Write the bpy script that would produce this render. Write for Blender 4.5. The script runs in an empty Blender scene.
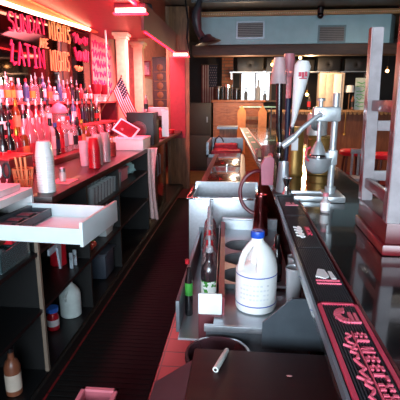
import bpy, bmesh, math, random
from mathutils import Vector, Matrix
random.seed(7)
C = bpy.context.scene.collection
PI = math.pi

# ------------------------------------------------------------------ materials
def lin(h):
    h = h.lstrip('#')
    out = []
    for i in (0, 2, 4):
        c = int(h[i:i+2], 16) / 255
        out.append(c / 12.92 if c <= .04045 else ((c + .055) / 1.055) ** 2.4)
    return out + [1.0]
MATS = {}
def mat(name, col, rough=.5, metal=0., var=.12, scale=14., bump=0., emit=None, estr=0., coat=0., stretch=None):
    if name in MATS: return MATS[name]
    m = bpy.data.materials.new(name); m.use_nodes = True
    nt = m.node_tree; N = nt.nodes; L = nt.links
    b = N['Principled BSDF']
    tc = N.new('ShaderNodeTexCoord'); mp = N.new('ShaderNodeMapping'); L.new(tc.outputs['Object'], mp.inputs['Vector'])
    if stretch: mp.inputs['Scale'].default_value = stretch
    nz = N.new('ShaderNodeTexNoise'); nz.inputs['Scale'].default_value = scale; nz.inputs['Detail'].default_value = 4
    L.new(mp.outputs['Vector'], nz.inputs['Vector'])
    cr = N.new('ShaderNodeValToRGB'); c = lin(col)
    cr.color_ramp.elements[0].position = .3; cr.color_ramp.elements[1].position = .7
    cr.color_ramp.elements[0].color = [max(0, v * (1 - var)) for v in c[:3]] + [1]
    cr.color_ramp.elements[1].color = [min(1, v * (1 + var)) for v in c[:3]] + [1]
    L.new(nz.outputs['Fac'], cr.inputs['Fac']); L.new(cr.outputs['Color'], b.inputs['Base Color'])
    b.inputs['Roughness'].default_value = rough; b.inputs['Metallic'].default_value = metal
    b.inputs['Coat Weight'].default_value = coat
    if bump:
        bp = N.new('ShaderNodeBump'); bp.inputs['Strength'].default_value = bump; bp.inputs['Distance'].default_value = .004
        L.new(nz.outputs['Fac'], bp.inputs['Height']); L.new(bp.outputs['Normal'], b.inputs['Normal'])
    if emit:
        b.inputs['Emission Color'].default_value = lin(emit); b.inputs['Emission Strength'].default_value = estr
    MATS[name] = m
    return m
def glass(name, tint, solid='#ffffff', opac=.25, rough=.06):
    """thin coloured glass: tinted see-through plus a little body colour plus gloss"""
    if name in MATS: return MATS[name]
    m = bpy.data.materials.new(name); m.use_nodes = True
    nt = m.node_tree; N = nt.nodes; L = nt.links
    for n in list(N):
        if n.type != 'OUTPUT_MATERIAL': N.remove(n)
    out = [n for n in N if n.type == 'OUTPUT_MATERIAL'][0]
    tr = N.new('ShaderNodeBsdfTransparent'); tr.inputs['Color'].default_value = lin(tint)
    df = N.new('ShaderNodeBsdfPrincipled'); df.inputs['Roughness'].default_value = .3
    nz = N.new('ShaderNodeTexNoise'); nz.inputs['Scale'].default_value = 20
    mx0 = N.new('ShaderNodeMixRGB'); mx0.inputs[1].default_value = lin(solid); mx0.inputs[2].default_value = [v * .8 for v in lin(solid)[:3]] + [1]
    L.new(nz.outputs['Fac'], mx0.inputs[0]); L.new(mx0.outputs[0], df.inputs['Base Color'])
    m1 = N.new('ShaderNodeMixShader'); m1.inputs[0].default_value = opac
    L.new(tr.outputs[0], m1.inputs[1]); L.new(df.outputs[0], m1.inputs[2])
    gl = N.new('ShaderNodeBsdfGlossy'); gl.inputs['Roughness'].default_value = rough
    lw = N.new('ShaderNodeLayerWeight'); lw.inputs['Blend'].default_value = .3
    mr = N.new('ShaderNodeMapRange'); mr.inputs['To Min'].default_value = .06; mr.inputs['To Max'].default_value = .7
    L.new(lw.outputs['Facing'], mr.inputs['Value'])
    m2 = N.new('ShaderNodeMixShader'); L.new(mr.outputs[0], m2.inputs[0])
    L.new(m1.outputs[0], m2.inputs[1]); L.new(gl.outputs[0], m2.inputs[2]); L.new(m2.outputs[0], out.inputs['Surface'])
    MATS[name] = m
    return m
def brickmat(name, c1, c2, mortar, scale, bw=.5, rh=.25, ms=.02, rough=.45, axes='XY', offset=.5):
    m = mat(name, c1, rough)
    nt = m.node_tree; N = nt.nodes; L = nt.links; b = N['Principled BSDF']
    tc = N.new('ShaderNodeTexCoord'); sx = N.new('ShaderNodeSeparateXYZ'); cx = N.new('ShaderNodeCombineXYZ')
    L.new(tc.outputs['Object'], sx.inputs[0])
    L.new(sx.outputs[axes[0]], cx.inputs['X']); L.new(sx.outputs[axes[1]], cx.inputs['Y'])
    br = N.new('ShaderNodeTexBrick'); br.offset = offset
    br.inputs['Color1'].default_value = lin(c1); br.inputs['Color2'].default_value = lin(c2); br.inputs['Mortar'].default_value = lin(mortar)
    br.inputs['Scale'].default_value = scale; br.inputs['Brick Width'].default_value = bw; br.inputs['Row Height'].default_value = rh
    br.inputs['Mortar Size'].default_value = ms
    L.new(cx.outputs[0], br.inputs['Vector']); L.new(br.outputs['Color'], b.inputs['Base Color'])
    bp = N.new('ShaderNodeBump'); bp.inputs['Strength'].default_value = .4; bp.inputs['Distance'].default_value = .003; bp.invert = True
    L.new(br.outputs['Fac'], bp.inputs['Height']); L.new(bp.outputs['Normal'], b.inputs['Normal'])
    return m
def wood(name, col, dark, rough=.4, stretch=(18, 2, 18), coat=0.):
    m = mat(name, col, rough, coat=coat)
    N = m.node_tree.nodes
    mp = [n for n in N if n.type == 'MAPPING'][0]; mp.inputs['Scale'].default_value = stretch
    nz = [n for n in N if n.type == 'TEX_NOISE'][0]; nz.inputs['Scale'].default_value = 2.2; nz.inputs['Distortion'].default_value = .6
    cr = [n for n in N if n.type == 'VALTORGB'][0]; cr.color_ramp.elements[0].color = lin(dark); cr.color_ramp.elements[1].color = lin(col)
    return m

black = mat('black_paint', '#0d0d0f', .45)
blackgloss = mat('black_gloss', '#0c0c0e', .15)
cabblack = mat('cabinet_black', '#080707', .6, var=.25, scale=6)
shelfblk = mat('shelf_laminate', '#0e0e10', .4)
counterm = wood('counter_dark_wood', '#2e1413', '#1c0b0b', .34, coat=.15)
steel = mat('brushed_steel', '#b4bac0', .34, .75, .08, 60, stretch=(1, 12, 1))
steeld = mat('dull_steel', '#7d858c', .42, .7, .1, 40)
chrome = mat('chrome', '#d8dade', .12, 1., .03)
alum = mat('cast_aluminium', '#b4babd', .3, .45, .06, 30)
white = mat('white_plastic', '#eef0f0', .4, var=.03)
jugw = mat('jug_white', '#f2f4f2', .35, var=.02)
blue = mat('blue_plastic', '#1d4fb8', .35)
redp = mat('red_plastic', '#c01626', .3)
redd = mat('dark_red_vinyl', '#a01420', .4)
pinkp = mat('pink_plastic', '#d77b88', .4)
redtrim = mat('red_rubber', '#c2304a', .5)
rubber = mat('black_rubber', '#191b20', .6)
brownlid = wood('cherry_laminate', '#34110f', '#2a0c0d', .6, (2, 14, 14))
mint = mat('pale_metal', '#e0f0f2', .3, .2, .03)
greyp = mat('grey_plastic', '#8a929b', .45)
brass = mat('aged_brass', '#a07c42', .42, .6, .12, 22)
orangew = wood('orange_pine', '#a8623a', '#7e4424', .45, (3, 3, 14))
tanw = wood('tan_wood', '#8a6240', '#5c3c24', .5, (10, 10, 1.5))
darkw = wood('dark_beam_wood', '#3a2416', '#22140c', .45, (2, 14, 14))
cream = mat('cream_enamel', '#cdbfae', .4)
bluegrey = mat('duct_blue_paint', '#86b0b8', .45, var=.08, scale=5)
warmglow = mat('apricot_glow', '#e8a070', .5, var=.05)  # warm rope-light glow on the cornice put into its colour
redpaint = mat('red_paint', '#8c1430', .5)
pinkwall = mat('pink_plaster', '#e0a8a0', .6, var=.06, scale=5)
pilast = mat('cream_plaster', '#e8cfae', .5)

# ------------------------------------------------------------------ mesh building
class MB:
    def __init__(self): self.bm = bmesh.new()
    def _v(self, co): return self.bm.verts.new(co)
    def box(self, x0, x1, y0, y1, z0, z1, bev=0., M=None):
        t = bmesh.new(); bmesh.ops.create_cube(t, size=1.)
        for v in t.verts:
            v.co = Vector(((x0+x1)/2 + v.co.x*(x1-x0), (y0+y1)/2 + v.co.y*(y1-y0), (z0+z1)/2 + v.co.z*(z1-z0)))
        if bev: bmesh.ops.bevel(t, geom=t.edges[:], offset=bev, segments=2, affect='EDGES', profile=.6)
        self._add(t, M); return self
    def _add(self, t, M=None):
        if M is not None: bmesh.ops.transform(t, matrix=M, verts=t.verts)
        me = bpy.data.meshes.new('tmp'); t.to_mesh(me); t.free(); self.bm.from_mesh(me); bpy.data.meshes.remove(me)
    def lathe(self, prof, c=(0, 0, 0), n=20, M=None, capb=True, capt=True):
        t = bmesh.new(); rings = []
        for r, z in prof:
            rings.append([t.verts.new((r*math.cos(2*PI*i/n), r*math.sin(2*PI*i/n), z)) for i in range(n)])
        for a, b in zip(rings, rings[1:]):
            for i in range(n): t.faces.new((a[i], a[(i+1) % n], b[(i+1) % n], b[i]))
        if capb: t.faces.new(rings[0][::-1])
        if capt: t.faces.new(rings[-1])
        bmesh.ops.recalc_face_normals(t, faces=t.faces)
        T = Matrix.Translation(c)
        self._add(t, T @ M if M is not None else T); return self
    def cyl(self, c, r, h, n=20, r2=None, M=None):
        return self.lathe([(r, 0), (r if r2 is None else r2, h)], c, n, M)
    def tube(self, pts, r, n=8, closed=False):
        pts = [Vector(p) for p in pts]; t = bmesh.new(); rings = []; up = None
        k = len(pts)
        for i, p in enumerate(pts):
            a = pts[(i-1) % k] if closed or i > 0 else p; b = pts[(i+1) % k] if closed or i < k-1 else p
            d = (b - a).normalized()
            if up is None:
                up = Vector((0, 0, 1)) if abs(d.z) < .9 else Vector((1, 0, 0))
            s = d.cross(up).normalized(); up = s.cross(d).normalized()
            rr = r[i] if isinstance(r, (list, tuple)) else r
            rings.append([t.verts.new(p + s*rr*math.cos(2*PI*j/n) + up*rr*math.sin(2*PI*j/n)) for j in range(n)])
        prs = list(zip(rings, rings[1:])) + ([(rings[-1], rings[0])] if closed else [])
        for a, b in prs:
            for j in range(n): t.faces.new((a[j], a[(j+1) % n], b[(j+1) % n], b[j]))
        if not closed: t.faces.new(rings[0][::-1]); t.faces.new(rings[-1])
        bmesh.ops.recalc_face_normals(t, faces=t.faces)
        self._add(t); return self
    def prism(self, poly, d, M=None):
        """polygon of 3-D points swept by the vector d"""
        t = bmesh.new(); a = [t.verts.new(p) for p in poly]; b = [t.verts.new(Vector(p) + Vector(d)) for p in poly]
        t.faces.new(a[::-1]); t.faces.new(b); n = len(a)
        for i in range(n): t.faces.new((a[i], a[(i+1) % n], b[(i+1) % n], b[i]))
        bmesh.ops.recalc_face_normals(t, faces=t.faces)
        self._add(t, M); return self
    def sphere(self, c, r, sx=1, sy=1, sz=1, n=14):
        t = bmesh.new(); bmesh.ops.create_uvsphere(t, u_segments=n, v_segments=max(6, n//2+1), radius=r)
        self._add(t, Matrix.Translation(c) @ Matrix.Diagonal((sx, sy, sz, 1))); return self
    def build(self, name, m, parent=None, smooth=True):
        me = bpy.data.meshes.new(name); self.bm.to_mesh(me); self.bm.free()
        o = bpy.data.objects.new(name, me); C.objects.link(o); me.materials.append(m)
        if smooth:
            me.polygons.foreach_set('use_smooth', [True]*len(me.polygons))
            try: me.set_sharp_from_angle(angle=math.radians(35))
            except Exception: pass
        if parent is not None:
            o.parent = parent
            w = world(parent)
            me.transform(w.inverted())
        return o
def world(o):
    m = Matrix.LocRotScale(o.location, o.rotation_euler, o.scale)
    return world(o.parent) @ m if o.parent else m
def tag(o, label, cat, group=None, kind=None):
    if label: o['label'] = label
    if cat: o['category'] = cat
    if group: o['group'] = group
    if kind: o['kind'] = kind
    return o
def thing(name, label, cat, loc=(0, 0, 0), group=None, rz=0.):
    o = bpy.data.objects.new(name, None); C.objects.link(o); o.empty_display_size = .05
    o.location = loc; o.rotation_euler = (0, 0, rz)
    return tag(o, label, cat, group)
def struct(name, mb, m):
    o = mb.build(name, m, smooth=False); o['kind'] = 'structure'; return o
def copy_tree(o, parent=None):
    c = o.copy(); C.objects.link(c)
    if parent is not None: c.parent = parent
    for ch in list(o.children): copy_tree(ch, c)
    return c
def dup(o, loc, label, group=None, rz=0., s=None):
    c = copy_tree(o); c.location = loc; c['label'] = label; c.rotation_euler = (0, 0, rz)
    if group: c['group'] = group
    if s: c.scale = (s, s, s)
    return c
def RX(a): return Matrix.Rotation(a, 4, 'X')
def RY(a): return Matrix.Rotation(a, 4, 'Y')
def RZ(a): return Matrix.Rotation(a, 4, 'Z')
def Tr(x, y, z): return Matrix.Translation((x, y, z))

# ------------------------------------------------------------------ setting
W0, W1, Y0, Y1, H1 = -2.4, 4.8, -2.6, 12., 3.06
floorm = brickmat('floor_tile', '#7a1a20', '#6a161a', '#220a0c', 1., .15, .15, .006, .35, offset=0.)
struct('floor', MB().box(W0-.1, W1+.1, Y0-.1, Y1+.1, -.1, 0), floorm)
ceilm = brickmat('ceiling_tin', '#1d1f1e', '#242625', '#3c3f3c', 1., .6, .6, .02, .35, offset=0.)
struct('ceiling', MB().box(W0-.1, W1+.1, Y0-.1, Y1+.1, H1, H1+.1), ceilm)
struct('wall_left', MB().box(W0-.1, W0, Y0-.1, Y1+.1, 0, H1), pinkwall)
struct('wall_right', MB().box(W1, W1+.1, Y0-.1, Y1+.1, 0, H1), mat('wall_brown', '#3a241a', .6))
wallf = mat('wall_dark', '#1c1512', .6, var=.3, scale=3)
# far wall with a window opening
wx0, wx1, wz0, wz1 = -.02, .72, 1.55, 2.3
struct('wall_front', MB().box(W0, wx0, Y1, Y1+.1, 0, H1).box(wx1, W1, Y1, Y1+.1, 0, H1).box(wx0, wx1, Y1, Y1+.1, 0, wz0).box(wx0, wx1, Y1, Y1+.1, wz1, H1), wallf)
struct('window_1', MB().box(wx0-.06, wx0, Y1-.05, Y1, wz0-.06, wz1+.06).box(wx1, wx1+.06, Y1-.05, Y1, wz0-.06, wz1+.06).box(wx0, wx1, Y1-.05, Y1, wz1, wz1+.06)
       .box(wx0, wx1, Y1-.05, Y1, wz0-.06, wz0).box(.33, .36, Y1-.05, Y1, wz0, wz1), tanw)
p = struct('window_2', MB().box(wx0, wx1, Y1+.05, Y1+.06, wz0, wz1), mat('daylit_far_pane', '#ffffff', .3, emit='#e8f4ff', estr=2.2))
# street front behind the viewer: big window that lets the day in
bx0, bx1, bz0, bz1 = -1.9, 1.7, 1.0, 2.6
struct('wall_back', MB().box(W0, bx0, Y0-.1, Y0, 0, H1).box(bx1, W1, Y0-.1, Y0, 0, H1).box(bx0, bx1, Y0-.1, Y0, 0, bz0).box(bx0, bx1, Y0-.1, Y0, bz1, H1), wallf)
fr = MB()
for x in (bx0, -.7, .5, bx1-.05): fr.box(x, x+.05, Y0-.06, Y0+.02, bz0, bz1)
fr.box(bx0, bx1, Y0-.06, Y0+.02, bz0, bz0+.05).box(bx0, bx1, Y0-.06, Y0+.02, bz1-.05, bz1)
struct('window_3', fr, black)
struct('window_4', MB().box(bx0, bx1, Y0-.09, Y0-.08, bz0, bz1), mat('daylit_pane', '#ffffff', .3, emit='#dff2ff', estr=9.0))

# rubber mat in the aisle
matm = mat('ribbed_rubber', '#060606', .9, var=.3, scale=40)
matm.node_tree.nodes['Principled BSDF'].inputs['Specular IOR Level'].default_value = .2
m = MB().box(-1.0, -.465, 1.0, 6.7, .002, .010)
y = 1.02
while y < 6.68:
    m.box(-.995, -.47, y, y+.030, .010, .0125); y += .045
tag(m.build('floor_mat', matm, smooth=False), 'long black ribbed rubber mat along the aisle floor', 'mat')
tag(MB().box(-1.6, -.25, 7.9, 9.4, .001, .006).build('wood_threshold_sheet', wood('floor_wood', '#6a4a2c', '#4a321c', .4), smooth=False), 'worn brown wooden floor sheet beyond the end of the black mat', 'floor sheet')

# ------------------------------------------------------------------ back bar cabinet (left)
CX, CZ = -1.05, 1.03
t = thing('back_bar_cabinet', 'long black back-bar cabinet with open shelves under the bottle counter', 'cabinet', (-1.6, 4., 0))
b = MB().box(-1.9, CX+.03, 1.0, 7.5, 0, .07)
b.box(-1.92, -1.88, 1.0, 7.5, .07, CZ-.04)
b.build('carcass', cabblack, t)
for z, z1, y0, y1 in ((.07, .085, 1., 7.5), (.44, .46, 1., 4.75), (.76, .78, 1., 4.75)):
    MB().box(-1.88, CX+.012, y0, y1, z, z1).build('shelf', shelfblk, t)
for y in (1.0, 2.03, 2.78, 3.56, 4.72):
    MB().box(-1.88, CX+.006, y, y+.025, .085, CZ-.05).build('divider', cabblack, t)
MB().box(CX-.002, CX+.018, 2.018, 2.036, .085, CZ-.10).build('edge_strip', mat('worn_edge', '#7a6a5c', .5), t)
MB().box(-2.3, CX+.02, 2.22, 7.5, CZ-.045, CZ, .004).build('worktop', counterm, t)
MB().box(-2.3, CX-.06, 1.0, 2.215, .885, .925, .004).build('low_worktop', wood('worn_edge_wood', '#6b4a30', '#3c2616', .4), t)
MB().box(-2.3, -1.5, 2.75, 5.6, CZ, CZ+.05, .004).build('bottle_step', wood('red_brown_step', '#6a2a24', '#451814', .3), t)
# black under-counter fridge front at the far end
f = thing('bar_fridge', 'black under-counter fridge beneath the far counter end, behind the white towel', 'fridge', (-1.35, 5.5, .085))
MB().box(-1.7, -1.1, 4.78, 6.1, .086, .97, .005).build('body', black, f)
d = MB().box(-1.099, -1.075, 4.80, 5.43, .1, .96, .004).build('door', blackgloss, f)
MB().tube([(-1.06, 5.36, .6), (-1.05, 5.36, .62), (-1.05, 5.36, .85), (-1.06, 5.36, .87)], .008).build('handle', steeld, d)
d = MB().box(-1.099, -1.075, 5.45, 6.08, .1, .96, .004).build('door', blackgloss, f)
MB().tube([(-1.06, 5.52, .6), (-1.05, 5.52, .62), (-1.05, 5.52, .85), (-1.06, 5.52, .87)], .008).build('handle', steeld, d)

# tiers of bottle shelves
glassred = mat('shelf_edge_red', '#b03a44', .3)
t = thing('tiered_bottle_shelf', 'red edged stepped bottle shelves against the mirror wall', 'shelf', (-2.05, 4.3, CZ))
MB().box(-2.0, -1.72, 2.8, 5.9, 1.26, 1.28).build('shelf_board', glassred, t)
MB().box(-2.3, -1.99, 2.8, 7.0, 1.51, 1.53).build('shelf_board', glassred, t)
for y in (2.8, 4.3, 5.86):
    MB().box(-2.0, -1.75, y, y+.02, CZ+.05, 1.26).build('upright', redpaint, t)
for y in (2.8, 4.3, 5.86, 6.96):
    MB().box(-2.29, -2.02, y, y+.02, CZ+.0, 1.51).build('upright', redpaint, t)

# ------------------------------------------------------------------ mirror with painted writing
GL = {
 'S': [[(.95,.85),(.75,1),(.3,1),(.05,.8),(.2,.58),(.75,.45),(.95,.22),(.7,0),(.25,0),(.03,.15)]],
 'U': [[(.05,1),(.05,.2),(.3,0),(.7,0),(.95,.2),(.95,1)]],
 'N': [[(.05,0),(.05,1),(.95,0),(.95,1)]],
 'D': [[(.05,0),(.05,1),(.55,1),(.95,.7),(.95,.3),(.55,0),(.05,0)]],
 'A': [[(0,0),(.5,1),(1,0)],[(.2,.36),(.8,.36)]],
 'Y': [[(0,1),(.5,.5),(1,1)],[(.5,.5),(.5,0)]],
 'I': [[(.5,0),(.5,1)],[(.2,1),(.8,1)],[(.2,0),(.8,0)]],
 'G': [[(.95,.82),(.7,1),(.3,1),(.05,.75),(.05,.25),(.3,0),(.75,0),(.95,.2),(.95,.48),(.6,.48)]],
 'H': [[(.05,0),(.05,1)],[(.95,0),(.95,1)],[(.05,.5),(.95,.5)]],
 'T': [[(.5,0),(.5,1)],[(0,1),(1,1)]],
 'R': [[(.05,0),(.05,1),(.7,1),(.95,.82),(.7,.55),(.05,.52)],[(.5,.52),(1,0)]],
 'E': [[(.95,1),(.05,1),(.05,0),(.95,0)],[(.05,.52),(.75,.52)]],
 'L': [[(.25,.78),(.45,1),(.62,.85),(.4,.5),(.2,.12),(.05,.1),(.25,.22),(.55,0),(.95,.12)]],
 'F': [[(.95,1),(.05,1),(.05,0)],[(.05,.52),(.75,.52)]],
 'O': [[(.5,1),(.1,.8),(.1,.2),(.5,0),(.9,.2),(.9,.8),(.5,1)]],
 'K': [[(.05,0),(.05,1)],[(.95,1),(.1,.5),(.95,0)]],
}
def letters(mb, word, place, gap=.28, r=.008, n=5):
    """strokes of WORD; place(u, v) maps 0..1 along the word and 0..1 up to a 3-D point"""
    k = len(word); step = 1./(k + gap*(k-1))
    for i, ch in enumerate(word):
        for st in GL.get(ch, []):
            mb.tube([place((i*(1+gap) + x)*step, y) for x, y in st], r, n)
    return mb
MX = -2.32
t = thing('bar_mirror', 'dark bar mirror behind the bottles, hand-painted with pink and yellow words', 'mirror', (MX-.03, 4.9, 1.53))
mirm = mat('mirror_glass', '#5a4648', .05, 1., .05, 2)
MB().box(MX-.04, MX, 2.8, 6.69, 1.5, 2.52).build('glass', mirm, t, smooth=False)
MB().prism([(MX-.04, 6.69, 1.46), (MX-.04, 6.73, 1.46), (MX-.04, 6.73, 2.55), (MX-.04, 2.76, 2.55), (MX-.04, 2.76, 1.46), (MX-.04, 6.69, 1.46), (MX-.04, 6.69, 1.5), (MX-.04, 2.8, 1.5), (MX-.04, 2.8, 2.52), (MX-.04, 6.69, 2.52)], (.055, 0, 0)).build('frame', redpaint, t)
pinkn = mat('pink_marker_paint', '#ff3a78', .5, emit='#ff2a68', estr=0.0, var=.05)
yeln = mat('yellow_marker_paint', '#ffc07a', .5, var=.05)
tubs = [('SUNDAY', 4.34, 5.18, 2.225, 2.30, 2.40, 2.47, pinkn, .010), ('LATIN', 4.31, 5.08, 1.90, 1.91, 2.135, 2.12, pinkn, .011),
        ('ARE', 5.00, 5.22, 2.135, 2.155, 2.235, 2.25, yeln, .010), ('NIGHTS', 5.28, 5.92, 2.27, 2.29, 2.47, 2.49, yeln, .010),
        ('NIGHTS', 5.26, 5.84, 1.90, 1.93, 2.135, 2.16, yeln, .010)]
for w, ya, yb, za, zb, ta, tb, mm, r in tubs:
    def pl(u, v): return (MX+.004, ya+(yb-ya)*u, (za+(zb-za)*u)*(1-v) + (ta+(tb-ta)*u)*v)
    letters(MB(), w, pl, r=r).build('lettering', mm, t)
def scrib(mb, y0, y1, z0, z1, x, r, n, seed):
    rn = random.Random(seed)
    pts = []
    for i in range(n):
        u = i/(n-1)
        pts.append((x, y0+(y1-y0)*u + rn.uniform(-.03, .03), z0+(z1-z0)*(.5+.5*math.sin(i*2.2+rn.uniform(-.6, .6)))))
    return mb.tube(pts, r, 5)
for z0, z1, mm, s in ((2.33, 2.45, pinkn, 1), (2.10, 2.26, pinkn, 2), (1.95, 2.02, yeln, 3)):
    scrib(MB(), 6.05, 6.6 if s < 3 else 6.3, z0, z1, MX+.004, .02 if s < 3 else .012, 16, s).build('painted_scrawl', mm, t)
# pink painted panel after the mirror
t = thing('painted_sign_board', 'pale pink wall panel scrawled with magenta marker beside the mirror', 'panel', (MX-.03, 7.2, 1.5))
MB().box(MX-.05, MX-.01, 6.75, 7.9, 1.5, 2.55).build('board', mat('pale_pink_board', '#f0b8b4', .5), t)
for k in range(6):
    scrib(MB(), 6.8, 7.75, 2.36-.15*k, 2.48-.15*k, MX-.006, .014, 22, 20+k).build('marker_scrawl', mat('magenta_marker', '#e0408a', .5), t)
tag(MB().cyl((-1.98, 6.42, CZ+.5), .014, 1.0, 10).build('shelf_pole', steel), 'thin upright metal pole at the end of the bottle shelves', 'pole')

# ------------------------------------------------------------------ canopy above the back bar
t = thing('bar_canopy', 'red painted canopy running over the back bar, with warm-lit cornice', 'canopy', (-1.7, 4.6, 2.55))
MB().box(-2.4, -1.12, 2.0, 7.5, 2.552, 2.60).build('soffit', redpaint, t)
MB().prism([(-1.12, 4.95, 2.30), (-1.12, 7.34, 2.30), (-1.12, 7.34, 2.60), (-1.12, 4.95, 2.60)], (.03, 0, 0)).build('fascia', mat('fascia_dark_red', '#4a0a16', .5), t)
MB().box(-1.12, -1.09, 2.0, 4.95, 2.552, 2.62).build('edge_board', redpaint, t)
MB().prism([(-2.25, 2.4, 2.33), (-2.25, 6.7, 2.53), (-2.25, 6.7, 2.551), (-2.25, 2.4, 2.551)], (.06, 0, 0)).build('cornice', warmglow, t)
MB().tube([(-2.185, 2.4, 2.545), (-2.185, 6.7, 2.545)], .012, 6).build('moulding', warmglow, t)
ropem = mat('rope_light_tube', '#ffd9b0', .3, emit='#ffb490', estr=16.0)
tag(MB().tube([(-2.17, 2.4, 2.345), (-2.17, 3.4, 2.385), (-2.17, 4.6, 2.43), (-2.17, 6.3, 2.52)], .020, 8).build('rope_light', ropem), 'glowing warm rope light under the cornice above the mirror', 'rope light')
redled = mat('red_led_tube', '#ff3040', .3, emit='#ff1028', estr=14.0)
tag(MB().box(-1.116, -1.094, 5.05, 7.3, 2.288, 2.2995).build('canopy_led_strip', redled), 'glowing red led strip along the lower edge of the canopy fascia board', 'led strip')
tag(MB().box(-1.16, -1.13, 2.1, 4.85, 2.525, 2.55).build('canopy_led_strip', redled), 'glowing red led strip under the canopy edge', 'led strip')
lampm = mat('lamp_diffuser', '#fff0e0', .3, emit='#ffc8a8', estr=9.0)
hotm = mat('lamp_red_diffuser', '#ff5050', .3, emit='#ff2040', estr=5.0)
for nm, lab, x0, x1, y, z in (('canopy_lamp', 'bright strip lamp hanging from the canopy edge above the flag', -1.38, -1.04, 4.82, 2.49),
                              ('canopy_lamp', 'small bright strip lamp at the canopy end on the wooden post', -1.16, -.90, 7.385, 2.29)):
    t = thing(nm, lab, 'lamp', ((x0+x1)/2, y, z), 'strip lamps on the canopy')
    MB().box(x0, x1, y, y+.10, z+.012, z+.06, .005).build('housing', redpaint, t)
    MB().box(x0+.015, x1-.015, y-.012, y+.09, z-.03, z+.012, .006).build('diffuser', lampm, t)
    MB().box(x0-.012, x1+.012, y-.004, y+.085, z-.045, z-.03, .004).build('lower_rim', hotm, t)

# pilasters, post, red wall things
for k, (x, y, w, z0, lab) in enumerate(((-1.86, 6.85, .15, CZ, 'cream pilaster beside the pink panel, behind the small flag'), (-1.86, 7.95, .16, 0, 'cream pilaster between the small picture and the white notice'))):
    t = thing('pilaster', lab, 'pilaster', (x, y, z0), 'pilasters of the back bar')
    MB().box(x-w/2, x+w/2, y-w/2, y+w/2, z0, 2.46, .008).build('shaft', pilast, t)
    MB().box(x-w*.8, x+w*.8, y-w*.8, y+w*.8, 2.50, 2.548, .006).box(x-w*.65, x+w*.65, y-w*.65, y+w*.65, 2.455, 2.502, .006).build('capital', pilast, t)
redwall = mat('salmon_plaster', '#e08a88', .55)
tag(MB().box(-2.38, -1.95, 8.3, 11.9, 0, 2.9).build('partition_pier', redwall, smooth=False), 'salmon red wall pier behind the cream pilasters', 'pier')
t = thing('wooden_post', 'square tan wooden post rising to the ceiling at the end of the counter', 'post', (-1.1, 7.65, 0))
MB().box(-1.27, -.93, 7.52, 7.8, 0, 3.05, .01).build('shaft', tanw, t)
MB().box(-1.285, -1.235, 7.50, 7.53, 0, 3.05).box(-.955, -.90, 7.50, 7.53, 0, 3.05).build('edge_board', tanw, t)
tag(MB().box(-1.225, -.965, 7.495, 7.515, .9, 2.25).build('red_lit_board', mat('red_lit_wood', '#84202f', .6)), 'red-lit front of the wooden post, laid on as an added board', 'board')  # added sheet; colour imitates red canopy light on the post
t = thing('small_picture', 'small framed picture hanging between the two cream pilasters', 'picture', (-1.95, 8.3, 2.0))
MB().box(-1.93, -1.71, 8.23, 8.27, 1.98, 2.26, .006).build('frame', redpaint, t)
MB().box(-1.905, -1.735, 8.222, 8.232, 2.01, 2.23).build('print', mat('picture_print', '#b890a0', .5, var=.7, scale=12), t)
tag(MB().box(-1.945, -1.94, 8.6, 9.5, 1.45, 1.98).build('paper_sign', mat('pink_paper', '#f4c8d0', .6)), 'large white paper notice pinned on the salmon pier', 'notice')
t = thing('carved_art_panel', 'tall dark panel with gold pattern beside the red-lit post front', 'panel', (-1.5, 8.0, 1.2))
MB().box(-1.62, -1.34, 7.96, 8.0, 1.2, 2.3).build('board', mat('panel_dark', '#2c1a14', .4), t)
mm = MB()
for k in range(6): mm.lathe([(.05, 0), (.06, .01), (.03, .016)], (-1.48, 7.958, 1.32+.16*k), 10, RX(PI/2)).box(-1.59, -1.37, 7.95, 7.958, 1.235+.16*k, 1.25+.16*k)
mm.build('gold_ornament', mat('dull_gold', '#5a4424', .5, .3), t)

# ------------------------------------------------------------------ bottles
def bottle_mesh(kind):
    P = {
     'spirit': dict(body=[(.030,0),(.036,.004),(.037,.17),(.033,.19),(.018,.215),(.0145,.225),(.0145,.265)], top=.265, lab=(.0375,.05,.135)),
     'tall':   dict(body=[(.030,0),(.036,.004),(.038,.20),(.034,.225),(.016,.255),(.0145,.265),(.0145,.31)], top=.31, lab=(.0385,.06,.17)),
     'big':    dict(body=[(.042,0),(.050,.005),(.052,.20),(.045,.245),(.024,.285),(.0165,.30),(.0165,.335)], top=.335, lab=(.0525,.06,.15)),
     'squat':  dict(body=[(.040,0),(.047,.004),(.048,.11),(.040,.135),(.018,.155),(.016,.16),(.016,.195)], top=.195, lab=(.0485,.03,.095)),
     'wine':   dict(body=[(.030,0),(.036,.004),(.0365,.155),(.031,.19),(.016,.22),(.0135,.23),(.0135,.30)], top=.30, lab=(.037,.05,.125)),
    }
    return P[kind]
BM = {}
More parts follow.
